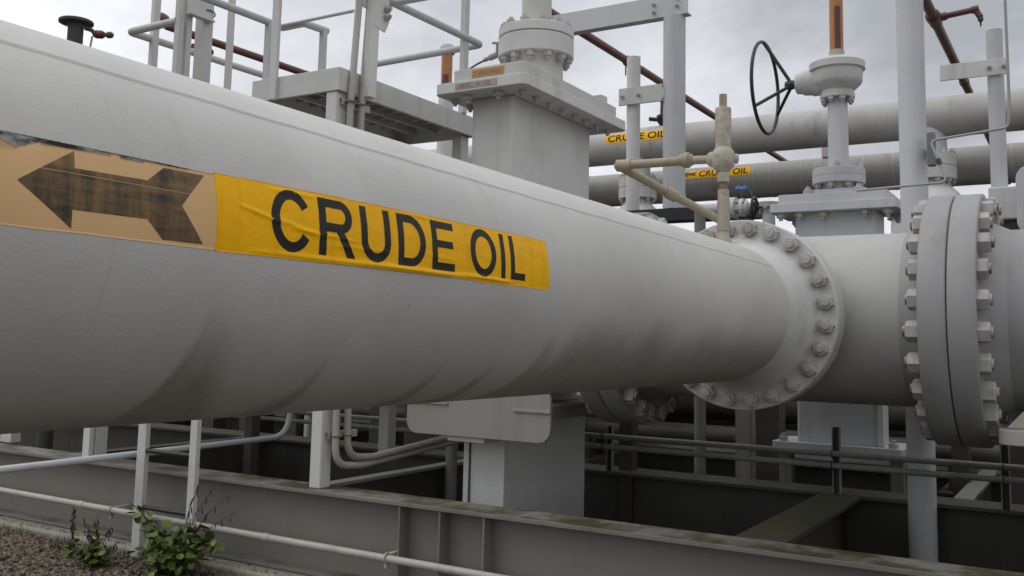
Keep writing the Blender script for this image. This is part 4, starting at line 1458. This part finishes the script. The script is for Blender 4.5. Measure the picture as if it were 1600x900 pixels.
NP = thing('nozzle_stub', 'short vertical flanged nozzle stub left of the handwheel valve plate', 'nozzle', (8.35, 2.42, 0))
MB().lathe([(1.5, .055), (2.93, .055)], (8.35, 2.42, 0), EZ, 20).build('tube', 'grey', NP)
nf = MB().lathe([(2.93, .03), (2.93, .10), (2.93, .10), (2.975, .10), (2.975, .10), (2.975, .03)], (8.35, 2.42, 0), EZ, 28, caps=False).build('flange', 'grey_dirty', NP)
bolt_ring(NUT5, nf, (8.35, 2.42, 2.93), (0, 0, -1), .083, 8, .1)
MB().box(8.25, 8.45, 2.32, 2.52, -.02, 1.5).build('pedestal', 'inner', NP)

rb = MB()
pts = [(7.98, 2.60, 3.075), (7.98, 2.575, 3.085), (7.98, 2.55, 3.07), (7.98, 2.525, 3.082), (7.98, 2.50, 3.072)]
for i, p in enumerate(pts):
    rb.v += [p, (p[0] - .01, p[1], p[2] - .022 - .01 * (i % 2)), (p[0] + .004, p[1], p[2] + .002), (p[0] - .006, p[1], p[2] - .020 - .01 * (i % 2))]
for i in range(len(pts) - 1):
    a, c = i * 4, i * 4 + 4
    rb.face((a, c, c + 1, a + 1))
    rb.face((a + 2, a + 3, c + 3, c + 2))
rb.tube([(7.98, 2.545, 3.07), (7.985, 2.55, 2.99), (7.99, 2.55, 2.945)], .0035, 6)
rb.tube([(7.98, 2.51, 3.075), (7.98, 2.47, 3.03), (7.985, 2.45, 2.965)], .003, 6)
tag(rb.build('ribbon', 'blue'), 'bright blue ribbon tied to the small black handwheel valve', 'ribbon')

tb = thing('tubing_line', 'thin bent instrument tube running in front of the right post', 'tube', (7, .5, 0))
MB().tube([(7.0, .425, 5.2), (7.0, .418, 3.30), (7.0, .43, 3.18), (7.0, .911, 3.135), (6.95, .80, 2.832), (6.98, 1.40, 2.815)], .0095, 8, .04).build('tube', 'steel', tb)
MB().lathe([(0, .018), (.04, .018)], (6.975, .862, 3.0), (-.05, -.11, -.3), 8).build('fitting', 'iron', tb)

BF = thing('black_fitting', 'small black valve stem on the distant pipe between the two columns', 'valve', (12.4, 5.0, 0))
MB().lathe([(4.74, .05), (4.80, .06), (4.86, .10), (4.93, .10), (4.96, .05), (5.12, .045), (5.12, .045), (5.16, .06), (5.20, .02)], (12.45, 5.10, 0), EZ, 14).build('body', 'black', BF)
MB().cyl((12.35, 5.16, 4.86), (12.3, 5.26, 4.87), .03, 8).build('handle', 'black', BF)

FN = thing('vent_funnel', 'rusty black flanged vent pipe poking above the near pipe at upper left', 'vent', (5.9, 9, 0))
MB().lathe([(-.05, .075), (4.86, .078), (4.90, .085), (4.91, .165), (4.915, .172), (4.94, .172), (4.945, .165), (4.93, .12), (4.90, .07)], (5.905, 9.0, 0), EZ, 36).build('pipe', 'iron', FN)
MB().tube([(5.95, 8.90, 4.86), (5.98, 8.84, 4.84), (6.01, 8.78, 4.78)], .022, 10).build('arm', 'iron', FN)
MB().lathe([(0, .03), (.03, .045), (.09, .045), (.12, .03)], (6.0, 8.82, 4.80), (.25, -.8, -.1), 12).build('red_valve', 'red', FN)
MB().lathe([(0, .022), (.02, .035), (.06, .035), (.08, .02)], (6.05, 8.69, 4.785), (.25, -.8, -.05), 12).build('knob', 'iron', FN)
MB().cyl((6.0, 8.85, 4.78), (5.985, 8.87, 4.55), .010, 8).build('rod', 'steel', FN)

# ------------------------------------------------------------------ inside the skid: conduits, struts, posts
for z, nm in ((.955, 'upper of the two slim conduits running low behind the pedestal'), (.872, 'lower of the two slim conduits running low behind the pedestal')):
    tag(MB().tube([(7.10, 13, z), (7.10, -4, z + .005)], .021, 10).build('conduit', 'innerpipe'), nm, 'conduit')
def strut(y, z1, label, x=7.235):
    o = thing('strut_post', label, 'post', (x, y, 0))
    MB().box(x - .02, x + .02, y - .028, y - .020, .668, z1).build('side', 'innerpipe', o)
    MB().box(x - .02, x + .02, y + .020, y + .028, .668, z1).build('side', 'innerpipe', o)
    MB().box(x + .010, x + .018, y - .0195, y + .0195, .668, z1).build('back', 'black', o)
    for z in (.955, .872):
        MB().torus((7.10, y, z), (0, 1, 0), .026, .005, 14, 5).build('clip', 'iron', o)
        MB().box(7.125, x - .021, y - .015, y + .015, z - .01, z + .01).build('clip_arm', 'iron', o)
strut(1.62, 1.135, 'black slotted strut on the inner girder right of the cross girder')
strut(.535, 1.085, 'black slotted strut on the inner girder at the right edge')
strut(3.42, 1.03, 'slotted strut on the inner girder close to the pedestal')
strut(6.4, 1.03, 'slotted strut on the inner girder behind the ladder')
inner_posts = [(7.40, 3.33, .12, 1.5, 'dark square post beside the slotted strut'), (8.05, 2.20, .10, .875, 'short square leg under the left of the valve plate'),
               (8.05, 1.34, .10, .875, 'short square leg under the right of the valve plate'), (8.6, .95, .13, 1.6, 'square post below the flange pair'),
               (8.2, 5.7, .16, 1.7, 'dark post behind the conduit bends'), (8.2, 6.6, .16, 1.7, 'dark post left of the conduit bends'),
               (8.6, 8.2, .18, 1.7, 'dark post far behind the ladder'), (8.6, 9.6, .20, 1.7, 'dark post at the left behind the girder'), (9.6, 5.4, .18, 1.9, 'rear dark post in the gap beside the saddle plate'),
               (9.7, 12.0, .30, 1.7, 'wide dark post at the far left behind the girder')]
for x, y, w, z, lab in inner_posts:
    tag(MB().box(x - w / 2, x + w / 2, y - w / 2, y + w / 2, -.02, z).build('steel_post', 'innerpipe' if z < 1 else 'inner', None, .005), 'inner ' + lab, 'post')
for x, z, r, lab in ((8.9, .85, .10, 'dark process pipe lying low behind the inner girder'), (10.4, 1.05, .16, 'fat dark pipe on the skid behind the low pipes'),
                     (11.6, .75, .20, 'rearmost fat dark pipe near the floor'), (9.3, 1.38, .05, 'thin dark pipe high above the low pipes'), (10.9, 1.55, .09, 'dark pipe passing just under the header far back')):
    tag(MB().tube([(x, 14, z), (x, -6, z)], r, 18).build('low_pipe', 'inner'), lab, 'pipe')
for k, y in enumerate((-2.5, 1.0, 4.5, 8.0, 11.5)):
    o = thing('pipe_sleeper', ['dark concrete sleeper under the low pipes, rightmost', 'dark concrete sleeper under the low pipes, second from right', 'dark concrete sleeper under the low pipes, in the middle', 'dark concrete sleeper under the low pipes, second from left', 'dark concrete sleeper under the low pipes, leftmost'][k], 'support', (10.5, y, 0))
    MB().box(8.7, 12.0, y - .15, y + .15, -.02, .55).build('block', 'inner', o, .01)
    MB().box(10.3, 10.5, y - .1, y + .1, .551, .89).build('saddle', 'inner', o)
    MB().box(8.85, 8.95, y - .08, y + .08, .551, .75).build('saddle', 'inner', o)
    MB().box(9.27, 9.33, y - .05, y + .05, .551, 1.33).build('leg', 'inner', o)
    MB().box(10.86, 10.94, y - .05, y + .05, .551, 1.46).build('leg', 'inner', o)
for x, z, lab in ((8.75, 2.02, 'big pipe added behind the big valve to block skylight, nearest of three'), (10.1, 2.05, 'big pipe added behind the big valve to block skylight, middle of three'), (11.45, 2.08, 'big pipe added behind the big valve to block skylight, rearmost of three')):
    o = thing('blocker_pipe', lab, 'pipe', (x, 6, 0))  # pipes added out of sight to keep skylight from the skid interior
    MB().lathe([(3.3, .42), (14, .42)], (x, 0, z), (0, 1, 0), 40).build('barrel', 'inner', o)
    for y in (5.0, 9.0, 13.0):
        MB().box(x - .2, x + .2, y - .1, y + .1, -.02, z - .40).build('support', 'inner', o)
wd = thing('blocker', 'raised walkway deck added to keep skylight off the low pipes', 'blocker', (10.7, 3, 0))  # unseen deck added to cut the skylight falling into the skid
for k in range(12):
    y = -6 + k * 1.67
    MB().box(9.62, 11.88, y, y + 1.655, 2.565, 2.60).build('deck_plate', 'inner', wd)
for x in (9.75, 11.75):
    MB().box(x - .05, x + .05, -6, 14, 2.46, 2.564).build('beam', 'inner', wd)
    for y in (-5, 0.2, 7.2, 13.5):
        MB().box(x - .05, x + .05, y - .05, y + .05, -.02, 2.459).build('leg', 'inner', wd)
wall = thing('containment_wall', 'low dark concrete wall closing off the back of the skid', 'wall', (17, 3, 0))
MB().box(17, 17.3, -14, 26, -.06, 1.45).build('wall', 'inner', wall)

# ------------------------------------------------------------------ gravel and weeds
random.seed(11)
def pebbles():
    b = MB()
    base = [(1, 0, 0), (-1, 0, 0), (0, 1, 0), (0, -1, 0), (0, 0, 1), (0, 0, -1)]
    tri = ((0, 2, 4), (2, 1, 4), (1, 3, 4), (3, 0, 4), (2, 0, 5), (1, 2, 5), (3, 1, 5), (0, 3, 5))
    # one subdivision gives 32 faces
    V = [Vector(p) for p in base]
    F = []
    mid = {}
    def m(i, j):
        k = (min(i, j), max(i, j))
        if k not in mid:
            V.append((V[i] + V[j]).normalized())
            mid[k] = len(V) - 1
        return mid[k]
    for i, j, k in tri:
        a, c, d = m(i, j), m(j, k), m(k, i)
        F += [(i, a, d), (a, j, c), (d, c, k), (a, c, d)]
    for n_ in range(11000):
        y = random.uniform(4.2, 9.6)
        x = 4.83 - abs(random.gauss(0, .75))
        if x < 2.6:
            continue
        s = random.choice((random.uniform(.005, .012), random.uniform(.009, .018), random.uniform(.012, .028)))
        z = .04 + .02 * noise.noise(Vector((x * 1.3, y * 1.3, 0))) + random.uniform(-.004, .006) + .02 * max(0, (x - 4.5) / .35)
        rz = random.uniform(0, PI)
        ca, sa = math.cos(rz), math.sin(rz)
        fx, fy, fz = random.uniform(.75, 1.4), random.uniform(.7, 1.1), random.uniform(.45, .8)
        j0 = [random.uniform(.8, 1.15) for _ in V]
        o = len(b.v)
        for v, q in zip(V, j0):
            px, py = v.x * fx * s * q, v.y * fy * s * q
            b.v.append((x + px * ca - py * sa, y + px * sa + py * ca, z + v.z * fz * s * q))
        for f in F:
            b.face(tuple(o + i for i in f))
    return b
gv = pebbles().build('gravel', 'pebble')
struct(gv, 'stuff')
tag(gv, 'brown gravel strewn in front of the kerb', 'gravel')

def leaf_mesh(kind):
    b = MB()
    if kind == 'round':
        n = 14
        out = []
        for k in range(n):
            t = 2 * PI * k / n
            r = .5 * (1 + .12 * math.cos(t)) * (1 + .06 * math.sin(3 * t) + random.uniform(-.09, .05))
            out.append((.5 + r * math.cos(t) * -1, r * .92 * math.sin(t)))
        b.v.append((.45, 0, -.05))
        for x, y in out:
            b.v.append((x, y, .10 * abs(y) * 2 - .06 * x + random.uniform(-.03, .03)))
        for k in range(n):
            b.face((0, 1 + k, 1 + (k + 1) % n), True)
    else:
        pts = [(0, 0, 0), (.3, .10, .05), (.7, .12, .10), (1, .0, -.05), (.7, -.12, .0), (.3, -.10, .05), (.5, 0, -.05)]
        b.v += pts
        for k in range(6):
            b.face((6, k, (k + 1) % 6), True)
    return b.mesh('leaf')
LEAVES = [leaf_mesh('round') for _ in range(4)]
DRY = [leaf_mesh('dry') for _ in range(3)]
for me_ in LEAVES:
    me_.materials.append(M['leaf'])
for me_ in DRY:
    me_.materials.append(M['dryleaf'])

def put_leaf(parent, base, me, p, size, yaw, pitch, roll):
    o = bpy.data.objects.new('leaf', me)
    col.objects.link(o)
    o.parent = parent
    o.location = Vector(p) - Vector(base)
    o.rotation_euler = (roll, pitch, yaw)
    o.scale = (size, size, size)
    return o

def weed(label, base, stems, seed):
    random.seed(seed)
    t = thing('weed', label, 'weed', base)
    bz = Vector(base)
    for dx, dy, h, nl, size, dry in stems:
        top = bz + Vector((dx, dy, h))
        ctrl = bz + Vector((dx * .3, dy * .3, h * .65))
        pts = [(bz + Vector((dx * .06, dy * .06, -.03))) * (1 - k) ** 2 + ctrl * 2 * k * (1 - k) + top * k * k for k in [i / 6 for i in range(7)]]
        MB().tube([tuple(p) for p in pts], .0042 if not dry else .003, 6).build('stem', 'drystem' if dry else 'stem', t)
        nl = int(nl * (2.6 if not dry else 1.3))
        for i in range(nl):
            k = .15 + .85 * (i + random.random() * .5) / nl
            k = min(k, 1.0)
            p = bz * (1 - k) ** 2 + ctrl * 2 * k * (1 - k) + top * k * k
            p = p + Vector((random.uniform(-.065, .065), random.uniform(-.065, .065), random.uniform(-.03, .03))) * (1.0 if not dry else .25)
            s = size * random.uniform(.5, .95) * (.84 if not dry else 1.0)
            if dry:
                put_leaf(t, base, random.choice(DRY), p, s, random.uniform(0, 2 * PI), random.uniform(.8, 1.9), random.uniform(0, PI))
            else:
                put_leaf(t, base, random.choice(LEAVES), p, s, random.uniform(0, 2 * PI), random.uniform(-.2, 1.2), random.uniform(-.6, .6))
    return t
weed('leafy round leaved weed with dry seed stalks growing at the ladder foot', (4.64, 5.50, .05),
     [(-.06, .44, .46, 7, .10, False), (-.04, .34, .40, 9, .11, False), (-.06, .22, .34, 12, .115, False), (-.10, .10, .28, 14, .115, False),
      (.02, -.10, .34, 12, .11, False), (-.02, -.22, .36, 13, .11, False), (-.12, -.16, .22, 14, .11, False), (-.16, .12, .15, 14, .105, False),
      (.04, .05, .26, 12, .11, False), (-.06, -.05, .18, 14, .115, False), (-.12, -.34, .18, 10, .10, False), (.04, -.30, .30, 12, .105, False),
      (.0, -.42, .26, 9, .10, False), (-.2, 0, .10, 12, .10, False), (-.05, .30, .16, 8, .095, False),
      (.02, -.34, .62, 9, .065, True), (.02, -.20, .64, 10, .075, True), (.02, -.50, .60, 9, .07, True), (.02, -.56, .48, 7, .065, True)], 21)
weed('small weed of green and withered leaves left of the ladder foot', (4.50, 6.15, .05),
     [(-.02, .14, .22, 7, .09, False), (-.06, .02, .14, 9, .095, False), (.0, -.10, .12, 8, .09, False), (-.08, .18, .11, 8, .085, False), (-.06, -.2, .10, 6, .085, False),
      (0, .02, .34, 16, .075, True), (.02, -.12, .28, 14, .07, True), (.0, .18, .32, 12, .07, True), (.02, -.2, .18, 12, .065, True), (-.05, .3, .16, 14, .07, True), (-.05, -.05, .18, 18, .08, True), (0, .12, .22, 14, .07, True)], 5)
weed('dry upright stalk standing alone at the left of the gravel', (4.55, 6.52, .05),
     [(0, 0, .36, 34, .05, True), (-.02, -.045, .27, 22, .045, True), (-.05, .15, .10, 14, .06, True), (-.04, -.1, .10, 12, .055, True)], 9)

# grass tufts and litter along the kerb
random.seed(31)
b = MB()
for _ in range(420):
    y = random.uniform(4.6, 8.8)
    x = 4.80 - abs(random.gauss(0, .10)) if random.random() < .75 else random.uniform(4.0, 4.75)
    if random.random() < .6:
        y = random.choice((5.25, 5.5, 6.05, 6.4, 6.9, 7.6)) + random.gauss(0, .10)
    h = random.uniform(.03, .12)
    a = random.uniform(0, 2 * PI)
    w = random.uniform(.002, .004)
    dx, dy = math.cos(a), math.sin(a)
    lean = random.uniform(.1, .8) * h
    z = .045
    o = len(b.v)
    b.v += [(x - dy * w, y + dx * w, z), (x + dy * w, y - dx * w, z), (x + dx * lean * .4 + dy * w * .7, y + dy * lean * .4 - dx * w * .7, z + h * .6), (x + dx * lean * .4 - dy * w * .7, y + dy * lean * .4 + dx * w * .7, z + h * .6), (x + dx * lean, y + dy * lean, z + h)]
    b.face((o, o + 1, o + 2, o + 3))
    b.face((o + 3, o + 2, o + 4))
gs = b.build('grass', 'stem')
struct(gs, 'stuff')
tag(gs, 'sparse dry grass blades along the kerb foot', 'grass')
b = MB()
for _ in range(900):
    y = random.uniform(4.4, 9.2)
    x = random.choice((4.80 - abs(random.gauss(0, .12)), random.uniform(3.6, 4.8), 4.86 + abs(random.gauss(0, .05))))
    z = .060 if x < 4.84 else .109
    a = random.uniform(0, 2 * PI)
    L_ = random.uniform(.008, .03)
    w = random.uniform(.003, .009)
    dx, dy = math.cos(a), math.sin(a)
    o = len(b.v)
    t1, t2 = random.uniform(0, .012), random.uniform(0, .012)
    b.v += [(x, y, z), (x + dx * L_ * .5 - dy * w, y + dy * L_ * .5 + dx * w, z + t1), (x + dx * L_, y + dy * L_, z), (x + dx * L_ * .5 + dy * w, y + dy * L_ * .5 - dx * w, z + t2)]
    b.face((o, o + 1, o + 2, o + 3))
ls = b.build('leaf_litter', 'drystem')
struct(ls, 'stuff')
tag(ls, 'dry leaf litter scattered along the kerb', 'litter')

# repeats of one kind share a group
tops = {}
for o in scene.objects:
    if o.parent is None and 'label' in o and 'kind' not in o:
        tops.setdefault(o.name.split('.')[0], []).append(o)
for k, v in tops.items():
    if len(v) > 1:
        for o in v:
            o['group'] = k.replace('_', ' ') + 's around the skid'
